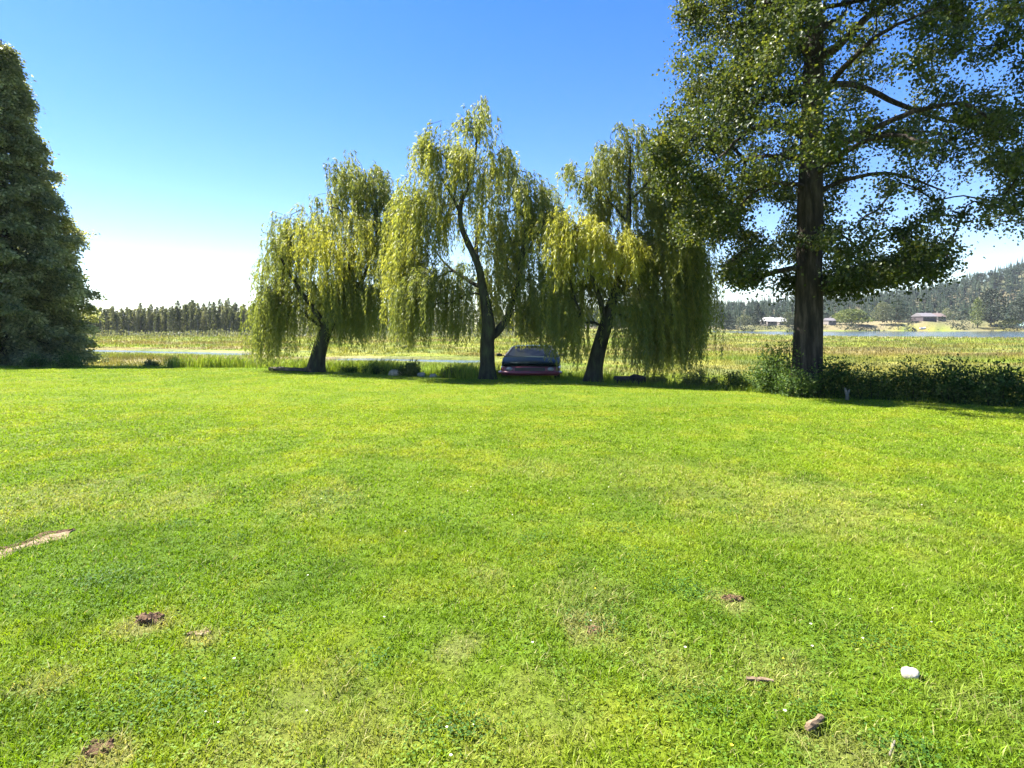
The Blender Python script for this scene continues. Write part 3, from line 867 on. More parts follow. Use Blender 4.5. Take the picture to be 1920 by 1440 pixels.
# ---- dark conical conifer at the left edge
def cedar():
    global R
    R = np.random.default_rng(404)
    D = 29.6
    base = at(2, 690, D); base[2] = gz(base[0], D) - 0.1
    t = empty('conifer_tree', base)
    tag(t, 'dense dark cone shaped conifer with branches down to the ground at the lawn edge', 'tree')
    tm = MB(); top = base + np.array([0, 0, 17.2])
    pts = [base + (top - base) * f for f in np.linspace(0, 1, 7)]
    trunk_tube(tm, pts, np.linspace(.45, .03, 7), 14, 8, .3)
    zs = np.array([.0, .8, 2.5, 5, 7.5, 9.5, 12, 15, 18, 21.5]) * .8; rs = np.array([3.3, 3.75, 3.95, 3.9, 3.7, 3.2, 2.4, 1.75, 1.0, .1]) * .93
    bm_ = MB(); lm = MB(); cs = []; ax = []; w = []; sz = []
    nb = 420
    for i in range(nb):
        z = .3 + 16.6 * ((i + R.random()) / nb) ** 1.25; a = i * 2.39996 + R.random() * .8
        rad = np.array([math.cos(a), math.sin(a), 0]); sd = np.array([-rad[1], rad[0], 0])
        r = float(np.interp(z, zs, rs)) * (.80 + .24 * R.random() + (.20 if R.random() < .12 else 0))
        tt = np.linspace(0, 1, 9)
        path = base + np.array([0, 0, z + .25 * r]) + rad * (r * tt)[:, None] + np.array([0, 0, 1.]) * (-.42 * r * tt ** 1.3 + .16 * r * tt ** 4)[:, None] + sd * (.18 * r * (R.random() - .5) * tt ** 2)[:, None]
        path[:, 2] = np.maximum(path[:, 2], base[2] + .35)
        bm_.tube(path, np.linspace(.05, .008, 9), 4, False)
        tone = R.random(); m = int(10 + 6.5 * r)
        for k in range(m):
            f = .22 + .80 * R.random() ** .7; q = np.clip(f, 0, .999) * 8; j = int(q)
            c0 = path[j] + (path[j + 1] - path[j]) * (q - j)
            off = sd * R.normal() * .16 * r * (1.15 - f) + np.array([0, 0, -.22 * R.random() * (1.2 - f)])
            m_ = int(R.integers(16, 30)); out_ = rad + sd * .9 * R.normal()
            l_ = R.random(m_)
            cs.append(c0 + off + out_ * .34 * l_[:, None] + np.array([0, 0, -.30]) * (l_ ** 1.5)[:, None] + R.normal(size=(m_, 3)) * .11)
            ax.append(out_ * .6 + np.array([0, 0, -.55]) + rvec(m_) * .6)
            w.append(np.clip(.12 + .32 * tone + .25 * R.random() + .45 * (R.random(m_) - .4) + .22 * f, 0, 1)); sz.append(.10 + .12 * R.random(m_))
    cs = np.concatenate(cs); ax = np.concatenate(ax); w = np.concatenate(w); sz = np.concatenate(sz)
    lm.leaves(cs, ax, rvec(len(cs)), sz, sz * .55, w, .1)
    tm.build('trunk', M['bark'], t, True, base); bm_.build('limbs', M['bark'], t, True, base); lm.build('crown', M['cedar_leaf'], t, False, base)


cedar()


# ------------------------------------------------------------------ shrubs and edge plants
def shrub(name, px, D, wm_, hm, label, cat, mat, nl, group=None, dep=None, spiky=0.0, leaf=.07):
    x0 = (px - 960) / FPX * D
    base = np.array([x0, D, gz(x0, D) - .03])
    t = empty(name, base); tag(t, label, cat, group)
    dep = dep or wm_ * .6
    bm_ = MB(); lm = MB()
    ns = max(6, int(wm_ * 12)); c = []; w = []
    for k in range(ns):
        a = R.random() * 2 * PI; q = R.random() ** .6
        hx = hm * (1 - .55 * q ** 2) * (.6 + .5 * R.random())
        tip = base + np.array([math.cos(a) * q * wm_ * .5, math.sin(a) * q * dep * .5, hx])
        root = base + np.array([math.cos(a) * q * wm_ * .28, math.sin(a) * q * dep * .28, 0])
        mid = (root + tip) / 2 + np.array([0, 0, .12 * hm])
        tt = np.linspace(0, 1, 7)[:, None]
        path = (1 - tt) ** 2 * root + 2 * tt * (1 - tt) * mid + tt ** 2 * tip
        bm_.tube(path, np.linspace(.012, .003, 7), 4, False)
        m_ = max(12, int(nl / ns)); f = R.random(m_) ** .75 * 6; i = np.clip(f.astype(int), 0, 5)
        pos = path[i] + (path[i + 1] - path[i]) * (f - i)[:, None]
        sp = .16 * (1 - .5 * spiky)
        c.append(pos + R.normal(size=(m_, 3)) * np.array([sp, sp, sp * .7]) * min(1.3, hm + .25)); w.append(np.clip(.5 * R.random() + .6 * R.random(m_) - .05, 0, 1))
    c = np.concatenate(c); w = np.concatenate(w); n = len(c)
    c[:, 2] = np.maximum(c[:, 2], gz(c[:, 0], c[:, 1]) + .02)
    L = leaf * (.6 + .7 * R.random(n))
    lm.leaves(c, rvec(n) * .8 + np.array([0, 0, .5 * spiky - .25]), rvec(n) + np.array([0, 0, .6]), L, L * (.65 - .35 * spiky), w, .15)
    bm_.build('stems', M['moss_bark'], t, False, base); lm.build('foliage', mat, t, False, base)
    return t


R = np.random.default_rng(505)
G = 'shrubs along the lawn edge'
SL = M['shrub_leaf']
for (px, D, w_, h_, lab, nl, spk) in [
    (1448, 16.7, 1.55, 1.3, 'large dark leafy shrub hugging the near side of the big trunk', 5200, 0),
    (1560, 15.7, 1.4, 1.1, 'mid sized dark shrub just past the big trunk, behind the pale stump', 3200, 0),
    (1500, 15.4, 1.2, .75, 'low dark shrub in front of the foot of the big trunk', 2600, 0),
    (1640, 15.1, 1.3, 1.05, 'dark shrub with upright shoots standing past the pale stump', 3600, .4),
    (1715, 14.9, 1.15, 1.15, 'tallest upright shrub of the thicket past the big trunk', 3600, .4),
    (1790, 14.6, 1.5, 1.05, 'broad low dark shrub in the deepest shade of the thicket', 3600, 0),
    (1865, 14.2, 1.4, 1.1, 'dark shrub at the right border of the photo with pale leaf tips', 3600, 0),
    (1960, 13.8, 1.5, .95, 'dark shrub half cut by the right border of the photo', 3200, 0),
    (1370, 17.6, 1.2, .55, 'low dark green shrub between the third willow and the large shrub', 2000, .3),
    (1310, 18.2, 1.3, .62, 'low grassy shrub under the hanging fringe of the third willow', 2000, .6),
    (1235, 19.6, 1.1, .42, 'small low shrub behind the dark log', 1300, .6),
    (770, 22.0, .9, .62, 'upright reedy plant between the first two willows', 1700, .8),
    (700, 22.9, 1.0, .5, 'small dark bush left of the tan rock', 1100, .3),
    (655, 23.6, .8, .3, 'tiny low bush just right of the leaning willow trunk', 700, .3),
    (850, 21.4, 1.1, .42, 'small reedy bush left of the tallest willow trunk', 1000, .7),
    (130, 26.2, 1.3, .75, 'rounded dark bush at the foot of the conifer', 2200, .1),
    (60, 26.0, 1.3, .55, 'low dark bush under the skirt of the conifer', 1800, .1),
    (225, 33, 2.0, .75, 'solitary dark green bush on the rough bank before the creek', 1800, .5),
    (282, 28.4, 1.0, .4, 'short grassy tussock nearest the conifer on the bank', 700, .8),
    (335, 28.2, 1.5, .48, 'wide green tussock in the middle of the bank row', 1000, .8),
    (390, 28.0, 1.2, .5, 'green tussock next to the wide one, towards the willows', 900, .8),
    (432, 27.2, 1.0, .42, 'last green tussock of the bank row, by the brown mud', 800, .8)]:
    shrub('tussock' if 'tussock' in lab else 'shrub', px, D, w_, h_, lab, 'tussock' if 'tussock' in lab else 'shrub', M['far_bright'] if spk >= .5 else SL, nl, G if 'tussock' not in lab else 'tussocks on the bank', None, spk, .075 if spk < .7 else .13)
# thin sapling shoots climbing beside the trunk
shrub('sapling', 1482, 15.9, .5, 1.75, 'thin leafy sapling climbing the shaded side of the big trunk', 'sapling', SL, 900, None, None, .2, .07)


def rock(name, px, py, w_, h_, mat, label, cat, D=None, dep=None, sink=.25, group=None, rz=0.0):
    if D is None: x, y = lawn_pt(px, py)
    else: x, y = (px - 960) / FPX * D, D
    z = float(gz(x, y))
    n1, n2 = 10, 16
    th_ = np.linspace(0, PI, n1); ph = np.linspace(0, 2 * PI, n2, endpoint=False)
    T_, P_ = np.meshgrid(th_, ph, indexing='ij')
    s = 1 + .55 * (vn(np.cos(P_) * 1.7 + px, np.sin(P_) * 1.7 + T_ * 1.4, 3) - .5) + .16 * (vn(np.cos(P_) * 4 + px, np.sin(P_) * 4 + T_ * 4, 8) - .5)
    X = np.sin(T_) * np.cos(P_) * w_ * .5 * s; Y = np.sin(T_) * np.sin(P_) * (dep or w_ * .8) * .5 * s; Z = np.sign(np.cos(T_)) * np.abs(np.cos(T_)) ** .7 * h_ * .5 * s
    mb = MB(); i = np.arange(n1 - 1)[:, None] * n2; j = np.arange(n2)[None]; jj = (j + 1) % n2
    mb.add(np.stack([X, Y, Z], -1).reshape(-1, 3), np.stack([i + j, i + n2 + j, i + n2 + jj, i + jj], -1).reshape(-1, 4))
    o = mb.build(name, mat, None, True); o.location = (float(x), float(y), z + h_ * (.5 - sink)); o.rotation_euler[2] = rz
    tag(o, label, cat, group); return o


rock('stone', 1707, 1278, .074, .056, M['stone'], 'fist sized white stone lying in the grass', 'stone', sink=.12)
rock('rock', 742, 700, .62, .28, M['tan_stone'], 'flat tan rock on the lawn edge between the first two willows', 'rock', 22.2, .4)
rock('stone', 789, 706, .28, .2, M['grey_stone'], 'pale grey stone at the edge, the one nearer the tan rock', 'stone', 21.7, group='stones at the lawn edge')
rock('stone', 812, 707, .26, .16, M['grey_stone'], 'pale grey stone at the edge, the one nearer the tall willow', 'stone', 21.5, group='stones at the lawn edge')


def stick(name, p0, p1, r, mat, label, cat, sides=8, lift=.5, bend=.0, wob=.5):
    p0 = np.array([*p0, gz(*p0) + r * lift + .012]); p1 = np.array([*p1, gz(*p1) + r * lift + .012])
    t = np.linspace(0, 1, 9)[:, None]
    P = p0 + (p1 - p0) * t; P[:, 2] += (np.sin(t[:, 0] * PI)) * bend; P += (R.random(P.shape) - .5) * r * .25
    mb = MB(); mb.tube(P - p0, r * (.8 + .4 * R.random(9)) * np.array([.75, 1, 1, 1, 1, 1, 1, .95, .7]), sides, True, wob)
    o = mb.build(name, mat, None, False); o.location = p0; tag(o, label, cat); return o


stick('stick', lawn_pt(1399, 1291), lawn_pt(1450, 1295), .010, M['stick'], 'short reddish brown stick lying crosswise in the grass', 'stick', lift=1.6)
stick('bark_piece', lawn_pt(1512, 1390), lawn_pt(1542, 1368), .016, M['stick'], 'chunky pale brown bark piece near the bottom of the lawn', 'bark', lift=1.3)
stick('twig', lawn_pt(1668, 1440), lawn_pt(1678, 1412), .004, M['pale_wood'], 'thin pale twig at the bottom border of the lawn', 'twig', lift=5)
stick('fallen_log', ((505 - 960) / FPX * 23.9, 23.9), ((585 - 960) / FPX * 23.3, 23.3), .085, M['log'], 'thin dark log lying against the foot of the leaning willow', 'log', 10, .8)
stick('fallen_log', ((1150 - 960) / FPX * 19.7, 19.7), ((1212 - 960) / FPX * 19.3, 19.3), .15, M['dark_wood'], 'thick black log just right of the third willow trunk', 'log', 12, .9)

# pale broken stump in the thicket
mb = MB(); D = 14.75; x0 = (1588 - 960) / FPX * D; b = np.array([x0, D, gz(x0, D) - .02])
mb.tube([(0, 0, 0), (.01, 0, .14), (-.02, .01, .26), (-.05, .01, .34)], [.045, .038, .034, .015], 8, True, .3)
mb.tube([(0, 0, .16), (.04, -.01, .24), (.06, -.01, .30)], [.03, .028, .012], 6, True, .3)
o = mb.build('tree_stump', M['pale_wood'], None, True); o.location = b
tag(o, 'small pale broken stump in front of the dark thicket past the big trunk', 'stump')


# bare soil: the rut on the left and two clods
def soil_patch(name, px, py, r, mat, label, h=.03, asp=.7, kind=None, clods=14):
    x, y = lawn_pt(px, py); mb = MB()
    n1, n2 = 7, 22
    ph = np.linspace(0, 2 * PI, n2, endpoint=False)
    V = [(0, 0, float(h))]; rim = .7 + .6 * vn(np.cos(ph) * 1.6 + px, np.sin(ph) * 1.6, 5)
    for i in range(1, n1):
        q = i / (n1 - 1)
        xx = np.cos(ph) * r * q * rim; yy = np.sin(ph) * r * asp * q * rim
        zz = h * (1 - q ** 2) * (.4 + 1.2 * vn(xx * 40 + px, yy * 40, 2)) - .012 * (i == n1 - 1)
        V += list(zip(xx, yy, zz + gz(x + xx, y + yy) - gz(x, y) + .006))
    f3 = [(0, 1 + j, 1 + (j + 1) % n2) for j in range(n2)]
    f4 = [(1 + i * n2 + j, 1 + (i + 1) * n2 + j, 1 + (i + 1) * n2 + (j + 1) % n2, 1 + i * n2 + (j + 1) % n2) for i in range(n1 - 2) for j in range(n2)]
    mb.add(V, f4); mb.f.append(np.array(f3))
    for k in range(clods):
        a = R.random() * 2 * PI; q = R.random() ** .5 * .85; s = r * (.08 + .14 * R.random())
        cx, cy = math.cos(a) * r * q, math.sin(a) * r * asp * q
        v = rvec(10) * s * (.7 + .5 * R.random((10, 1))); v += np.array([cx, cy, h * .7 + s * .2])
        mb.tube([(cx - s, cy, h * .6), (cx - s * .3, cy + s * .1, h * .7 + s * .35), (cx + s * .4, cy, h * .7 + s * .3), (cx + s, cy - s * .2, h * .55)], [s * .35, s * .75, s * .7, s * .3], 6, True, .6)
    o = mb.build(name, mat, None, False); o.location = (float(x), float(y), float(gz(x, y)))
    tag(o, label, 'soil', kind=kind); return o


soil_patch('soil_clod', 281, 1165, .085, M['soil'], 'crumbly reddish brown soil clod in the grass, the most heaped one', .04, .6, clods=18)
soil_patch('dirt_patch', 375, 1187, .07, M['dry_soil'], 'small pale dirt patch just right of the heaped brown clod', .008, .5, clods=4)
soil_patch('dirt_patch', 1372, 1126, .075, M['soil'], 'small rusty brown dirt patch in the lawn above the stick', .02, .5, clods=10)
soil_patch('dirt_patch', 186, 1410, .07, M['soil'], 'reddish dirt patch at the bottom border, below the heaped clod', .02, .6, clods=8)
soil_patch('dirt_patch', 1112, 1185, .055, M['soil'], 'thin grey brown worn patch in the middle of the lawn', .008, .8, clods=5)
mb = MB()
t = np.linspace(0, 1, 40); P = np.stack([np.interp(t * 4, np.arange(5), RUT[:, i]) for i in range(2)], -1)
dv = np.gradient(P, axis=0); dv /= np.linalg.norm(dv, axis=1)[:, None]; nv = np.stack([-dv[:, 1], dv[:, 0]], -1)
V = []
wd = (.045 + .10 * vn(t * 9, 1., 4)) * np.clip((1 - t) * 6, .1, 1)
for q in (-1, -.4, .3, 1):
    xy = P + nv * (wd * q)[:, None] + (R.random((40, 2)) - .5) * .02
    V.append(np.stack([xy[:, 0], xy[:, 1], gz(xy[:, 0], xy[:, 1]) + np.where(abs(q) == 1, .001, .012)], -1))
V = np.stack(V, 1).reshape(-1, 3)
i = np.arange(39)[:, None] * 4; j = np.arange(3)[None]
mb.add(V, np.stack([i + j, i + j + 1, i + j + 5, i + j + 4], -1).reshape(-1, 4))
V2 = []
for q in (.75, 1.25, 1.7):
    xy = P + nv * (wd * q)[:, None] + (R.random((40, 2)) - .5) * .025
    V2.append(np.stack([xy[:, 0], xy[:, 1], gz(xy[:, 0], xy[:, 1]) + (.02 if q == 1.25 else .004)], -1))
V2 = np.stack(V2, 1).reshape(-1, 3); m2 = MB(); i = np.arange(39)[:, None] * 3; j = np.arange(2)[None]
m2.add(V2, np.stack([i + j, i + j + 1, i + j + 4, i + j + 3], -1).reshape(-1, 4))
tag(m2.build('rut_lip_shade', M['soil'], None, False), kind='structure')  # dark strip on the rut's upper lip, its shadow painted in soil colour
tag(mb.build('bare_path', M['dry_soil'], None, False), kind='structure')


# ------------------------------------------------------------------ the parked car
def car():
    D = 21.6; x0 = (1000 - 960) / FPX * D
    root = empty('parked_car', (x0, D + 1.3, float(gz(x0, D)) - .02), math.radians(-4)); root.scale = (1.3, 1.05, .85)
    tag(root, 'old two tone car, dark green over dull red, parked nose forward under the willows', 'car')

    def loft(name, st, mat, parent=root, cap=True, smooth=True):
        """st: list of rings (same point count)"""
        mb = MB(); n = len(st[0]); k = len(st)
        V = np.array(st).reshape(-1, 3); i = np.arange(k - 1)[:, None] * n; j = np.arange(n)[None]; jj = (j + 1) % n
        mb.add(V, np.stack([i + j, i + jj, i + n + jj, i + n + j], -1).reshape(-1, 4))
        if cap:
            mb.f.append(np.arange(n)[None, ::-1].copy()); mb.f.append((np.arange(n) + (k - 1) * n)[None])
        o = mb.build(name, mat, parent, smooth)
        bv = o.modifiers.new('bevel', 'BEVEL'); bv.width = .015; bv.segments = 2; bv.limit_method = 'ANGLE'
        return o

    def ring(y, hw, z0, z1, tuck=.06, cr=.02):
        return [(-hw + tuck, y, z0), (-hw, y, z0 + .12), (-hw, y, z1 - .06), (-hw + .05, y, z1), (0, y, z1 + cr), (hw - .05, y, z1), (hw, y, z1 - .06), (hw, y, z0 + .12), (hw - tuck, y, z0), (0, y, z0)]
    # lower body (dull red), nose at -y
    loft('body', [ring(-2.12, .74, .30, .62), ring(-2.02, .83, .26, .64), ring(-1.2, .87, .22, .66), ring(1.3, .87, .22, .68), ring(2.0, .84, .28, .68), ring(2.12, .76, .34, .66)], M['car_red'])
    loft('hood', [ring(-2.06, .74, .66, .80, .0, .015), ring(-1.9, .81, .65, .86, .0, .02), ring(-1.0, .85, .665, .95, .0, .03), ring(-.70, .86, .665, .98, .0, .02)], M['car_teal'])
    loft('side_panel', [ring(-.69, .86, .665, .97, .0, .0), ring(1.2, .86, .685, .97, .0, .0), ring(2.0, .80, .685, .93, .0, .0), ring(2.08, .76, .685, .88, 0, 0)], M['car_teal'])
    # cabin glass and roof
    def cab(y, hw, z): return [(-hw, y, z), (0, y, z + .0), (hw, y, z)]
    mb = MB()
    lowr = [(-.78, -.72, .985), (.78, -.72, .985), (.80, 1.75, .985), (-.80, 1.75, .985)]
    upr = [(-.60, -.02, 1.37), (.60, -.02, 1.37), (.60, 1.15, 1.37), (-.60, 1.15, 1.37)]
    def face(a, b, c, d, nm, mat, sh=.0, parent=root):
        a, b, c, d = map(np.array, (a, b, c, d)); cen = (a + b + c + d) / 4
        nrm = np.cross(b - a, d - a); nrm = nrm / np.linalg.norm(nrm)
        q = [p_ + (cen - p_) * sh for p_ in (a, b, c, d)]
        mb_ = MB(); V = [p_ + nrm * .006 for p_ in q] + [p_ - nrm * .02 for p_ in q]
        mb_.add(V, [(0, 1, 2, 3), (7, 6, 5, 4), (0, 4, 5, 1), (1, 5, 6, 2), (2, 6, 7, 3), (3, 7, 4, 0)])
        return mb_.build(nm, mat, parent)
    face(lowr[0], lowr[1], upr[1], upr[0], 'windshield', M['car_glass'], .05)
    face(lowr[1], lowr[2], upr[2], upr[1], 'side_window', M['car_glass'], .07)
    face(lowr[3], lowr[0], upr[0], upr[3], 'side_window', M['car_glass'], .07)
    face(lowr[2], lowr[3], upr[3], upr[2], 'rear_window', M['car_glass'], .07)
    # pillars and inner shell carrying the panes
    for a, b in zip(lowr, upr):
        fm_ = MB(); fm_.tube([a, b], [.045, .04], 6); fm_.build('pillar', M['car_black'], root, False)
    loft('roof', [[(x * .98, y, z) for x, z in ((-.60, 1.375), (-.52, 1.42), (0, 1.445), (.52, 1.42), (.60, 1.375), (0, 1.36))] for y in (-.04, .5, 1.17)], M['car_teal'])
    # front end
    g = MB()
    g.box((-.42, -2.16, .46), (.42, -2.115, .61))
    gr = g.build('grille', M['car_black'], root)
    for s in (-1, 1):
        h_ = MB(); h_.tube([(s * .58, -2.10, .55), (s * .58, -2.165, .55)], [.095, .085], 14); h_.build('headlight', M['lamp_glass'], root, True)
        mr = MB(); mr.tube([(s * .80, -.62, 1.0), (s * .95, -.64, 1.03)], [.02, .025], 6); mr.tube([(s * .90, -.66, 1.04), (s * .97, -.64, 1.05), (s * 1.04, -.62, 1.04)], [.05, .075, .05], 8)
        mr.build('side_mirror', M['car_black'], root, True)
    bp = MB(); bp.tube([(-.84, -1.98, .40), (-.74, -2.17, .40), (0, -2.21, .40), (.74, -2.17, .40), (.84, -1.98, .40)], [.07, .075, .078, .075, .07], 10); bp.build('bumper', M['car_red'], root, True)
    for sx in (-1, 1):
        for y in (-1.32, 1.32):
            ty = MB(); a = np.linspace(0, 2 * PI, 25)
            ty.tube(np.stack([np.full(25, sx * .76), y + .235 * np.cos(a), .30 + .235 * np.sin(a)], -1), .085, 8, False)
            w_ = ty.build('wheel', M['rubber'], root, True)
            rm = MB(); rm.tube([(sx * .73, y, .30), (sx * .80, y, .30)], [.17, .16], 16); rm.build('rim', M['chrome'], w_, True)


car()

# ------------------------------------------------------------------ far left treeline: slender trees one by one
R = np.random.default_rng(606)


def slender(h):
    root = empty('slender_tree', (0, 0, 0))
    tm = MB(); lm = MB()
    ln = R.normal(size=2) * .04 * h
    pts = [np.array([ln[0] * f ** 2, ln[1] * f ** 2, h * .95 * f - .3]) for f in np.linspace(0, 1, 5)]
    tm.tube(pts, [.13, .11, .09, .06, .03], 5, False)
    for k in range(7):
        f = .25 + .6 * R.random(); a = R.random() * 2 * PI; s = np.array([ln[0] * f * f, ln[1] * f * f, h * .95 * f])
        tm.tube([s, s + np.array([math.cos(a) * .5, math.sin(a) * .5, .55])], [.035, .012], 3, False)
    n = 420
    f = .12 + .9 * R.random(n) ** .8; a = R.random(n) * 2 * PI
    wmax = h * .115 * (1.1 - .55 * f) * (1 - sstep(.85, 1.03, f) * .8) * (.7 + .6 * vn(f * 7, a * .8, int(h * 10) % 50))
    q = R.random(n) ** .5
    c = np.stack([np.cos(a) * wmax * q + ln[0] * f * f, np.sin(a) * wmax * q + ln[1] * f * f, h * f - .1], -1)
    L = .28 + .28 * R.random(n)
    lm.leaves(c, rvec(n) * .5 + np.array([0, 0, .55]), rvec(n), L, L * .5, np.clip(.35 * R.random() + .65 * R.random(n), 0, 1), .1)
    tm.build('trunk', M['pale_bark'], root, False); lm.build('crown', M['far_alder'], root, False)
    return root


protos = [slender(h) for h in (7.6, 6.6, 8.2, 7.0, 7.9, 6.2, 7.3)]
cnt = 0
lab = 'slender grey green tree of the long treeline across the marsh'
for row, dd in ((0, 150), (1, 153.5), (2, 157)):
    px = 100.0 + row * 3
    while px < 1010:
        d = dd + R.random() * 3
        x = (px - 960) / FPX * d
        hs = (.80 + .30 * R.random()) * (.92 + .16 * float(vn(px * .03, row, 4))) * (.88 + .20 * sstep(150, 430, px))
        i = cnt
        o = protos[cnt] if cnt < len(protos) else dup(protos[int(R.integers(len(protos)))], (0, 0, 0))
        o.location = (x, d, float(gz(x, d))); o.rotation_euler = (0, 0, R.random() * 6.28); s2 = .85 + .4 * R.random(); o.scale = (s2, s2, hs)
        tag(o, lab, 'tree', 'treeline across the marsh'); cnt += 1
        px += (6.5 if px < 480 else 14) * (.6 + .8 * R.random())
# scrub in front of the treeline
gm = MB(); n = 5000
x = -128 + 136 * R.random(n); y = 128 + 20 * R.random(n) ** .7; hh = 1.5 * R.random(n) ** .8 * (.3 + 1.2 * fbm(x * .12, y * .1, 5, 3)) * sstep(126, 146, y)
L = .3 + .3 * R.random(n)
gm.leaves(np.stack([x, y, gz(x, y) + hh], -1), rvec(n) * .6 + np.array([0, 0, .4]), rvec(n), L, L * .6, R.random(n), .1)
tag(gm.build('scrub', M['far_alder']), 'pale scrub bordering the foot of the far treeline', 'scrub', kind='stuff')

# ------------------------------------------------------------------ hills with conifer forest
RU = np.array([900, 1150, 1300, 1400, 1500, 1600, 1700, 1800, 1870, 1920, 2100, 2500], float)
RZ = np.array([2, 8, 13, 15, 18, 22, 27, 37, 46, 55, 75, 90], float)


def hz(x, y):
    u = 960 + FPX * x / y
    top = np.interp(u, RU, RZ) + 6 * (fbm(u * .012, y * .004, 14, 3) - .5)
    return -4 + (top + 2.5) * sstep(300, 600, y) - 20 * sstep(640, 900, y) + 2.0 * sstep(285, 320, y)


us = np.linspace(900, 2500, 120); ys = np.linspace(285, 900, 60)
UU, YY = np.meshgrid(us, ys); XX = (UU - 960) / FPX * YY
hc = mixc((0.05, 0.07, 0.03), (0.12, 0.09, 0.05), fbm(XX * .02, YY * .02, 4, 3))
tag(grid_mesh('hills', XX, YY, hz(XX, YY), hc, M['ground']), kind='structure')
R = np.random.default_rng(707)
fm = MB(); N = 4200
y = 305 + 320 * R.random(N) ** .8; u = 1000 + 1200 * R.random(N); x = (u - 960) / FPX * y
for k in range(N):
    b = np.array([x[k], y[k], hz(x[k], y[k]) - .3]); h = (7.5 + 7 * R.random()) * (.75 if y[k] < 340 else 1); rd = h * (.13 + .09 * R.random())
    tone = np.clip(.15 + .55 * R.random() + .3 * (vn(x[k] * .02, y[k] * .02, 6) - .4), 0, 1)
    conif = R.random() < .72
    n = 34
    f = (np.arange(n) + R.random(n)) / n; a = R.random(n) * 2 * PI
    if conif: rr_ = rd * (1.02 - f)
    else: rr_ = rd * 1.5 * np.sqrt(np.clip(1 - (2 * f - 1) ** 2, .02, 1)); h *= .75
    dirv = np.stack([np.cos(a), np.sin(a), np.full(n, -.35 if conif else .1)], -1)
    c = b + np.stack([0 * f, 0 * f, h * (.12 + .88 * f)], -1) + dirv * (rr_ * .1)[:, None]
    L = np.maximum(rr_ * 1.05, .35)
    fm.leaves(c, dirv, np.stack([0 * f, 0 * f, 1 + 0 * f], -1) + rvec(n) * .5, L, np.maximum(L * .75, .5), np.clip(tone + .25 * (R.random(n) - .5), 0, 1), .1)
    fm.tube([b + np.array([0, 0, h * .6]), b + np.array([0, 0, h * 1.06])], [rd * .22, .04], 4, False, rnd=tone)
tag(fm.build('hill_forest', M['far_conifer']), 'dense blue green conifer forest covering the distant hill', 'forest', kind='stuff')


# ------------------------------------------------------------------ far shore: trees, houses, boat
def shore_tree(name, px, ytop, wpx, D, mat, label, shape, n=1500, ybase=None, group='trees on the far shore'):
    x0 = (px - 960) / FPX * D; z0 = float(gz(x0, D)); base = np.array([x0, D, z0])
    h = CAMZ - (ytop - HZ) / FPX * D - z0; w_ = wpx / FPX * D
    t = empty(name, base); tag(t, label, 'tree', group)
    tm = MB(); tm.tube([(0, 0, -.3), (.1, 0, h * .4), (0, 0, h * .9)], [max(.18, h * .02), h * .014, .04], 6, False); tm.build('trunk', M['bark'], t)
    f = R.random(n); a = R.random(n) * 2 * PI; q = R.random(n) ** .4
    if shape == 'cone': f = R.random(n) ** 1.5; rr_ = w_ * .5 * (1 - f) ** .8 + .2; lo_, hi_ = .05, 1.0
    elif shape == 'oval': rr_ = w_ * .5 * np.sqrt(np.clip(1 - (2 * f - 1) ** 2, .02, 1)) * (1.15 - .3 * f); lo_, hi_ = .06, .98
    else: f = f ** .7; rr_ = w_ * .5 * np.sqrt(np.clip(1 - f ** 2.4, .02, 1)); lo_, hi_ = .12, .98
    rr_ = rr_ * (.75 + .5 * vn(a * 1.3 + px, f * 5, 3))
    c = np.stack([np.cos(a) * rr_ * q, np.sin(a) * rr_ * q, h * (lo_ + (hi_ - lo_) * f)], -1)
    L = (.35 + .4 * R.random(n)) * (.8 + w_ / 20)
    lm = MB(); lm.leaves(c, rvec(n) + np.array([0, 0, -.3]), rvec(n) + np.array([0, 0, .5]), L, L * .65, np.clip(.25 * vn(a * 2, f * 5, 8) + .75 * R.random(n), 0, 1), .1)
    lm.build('crown', mat, t)


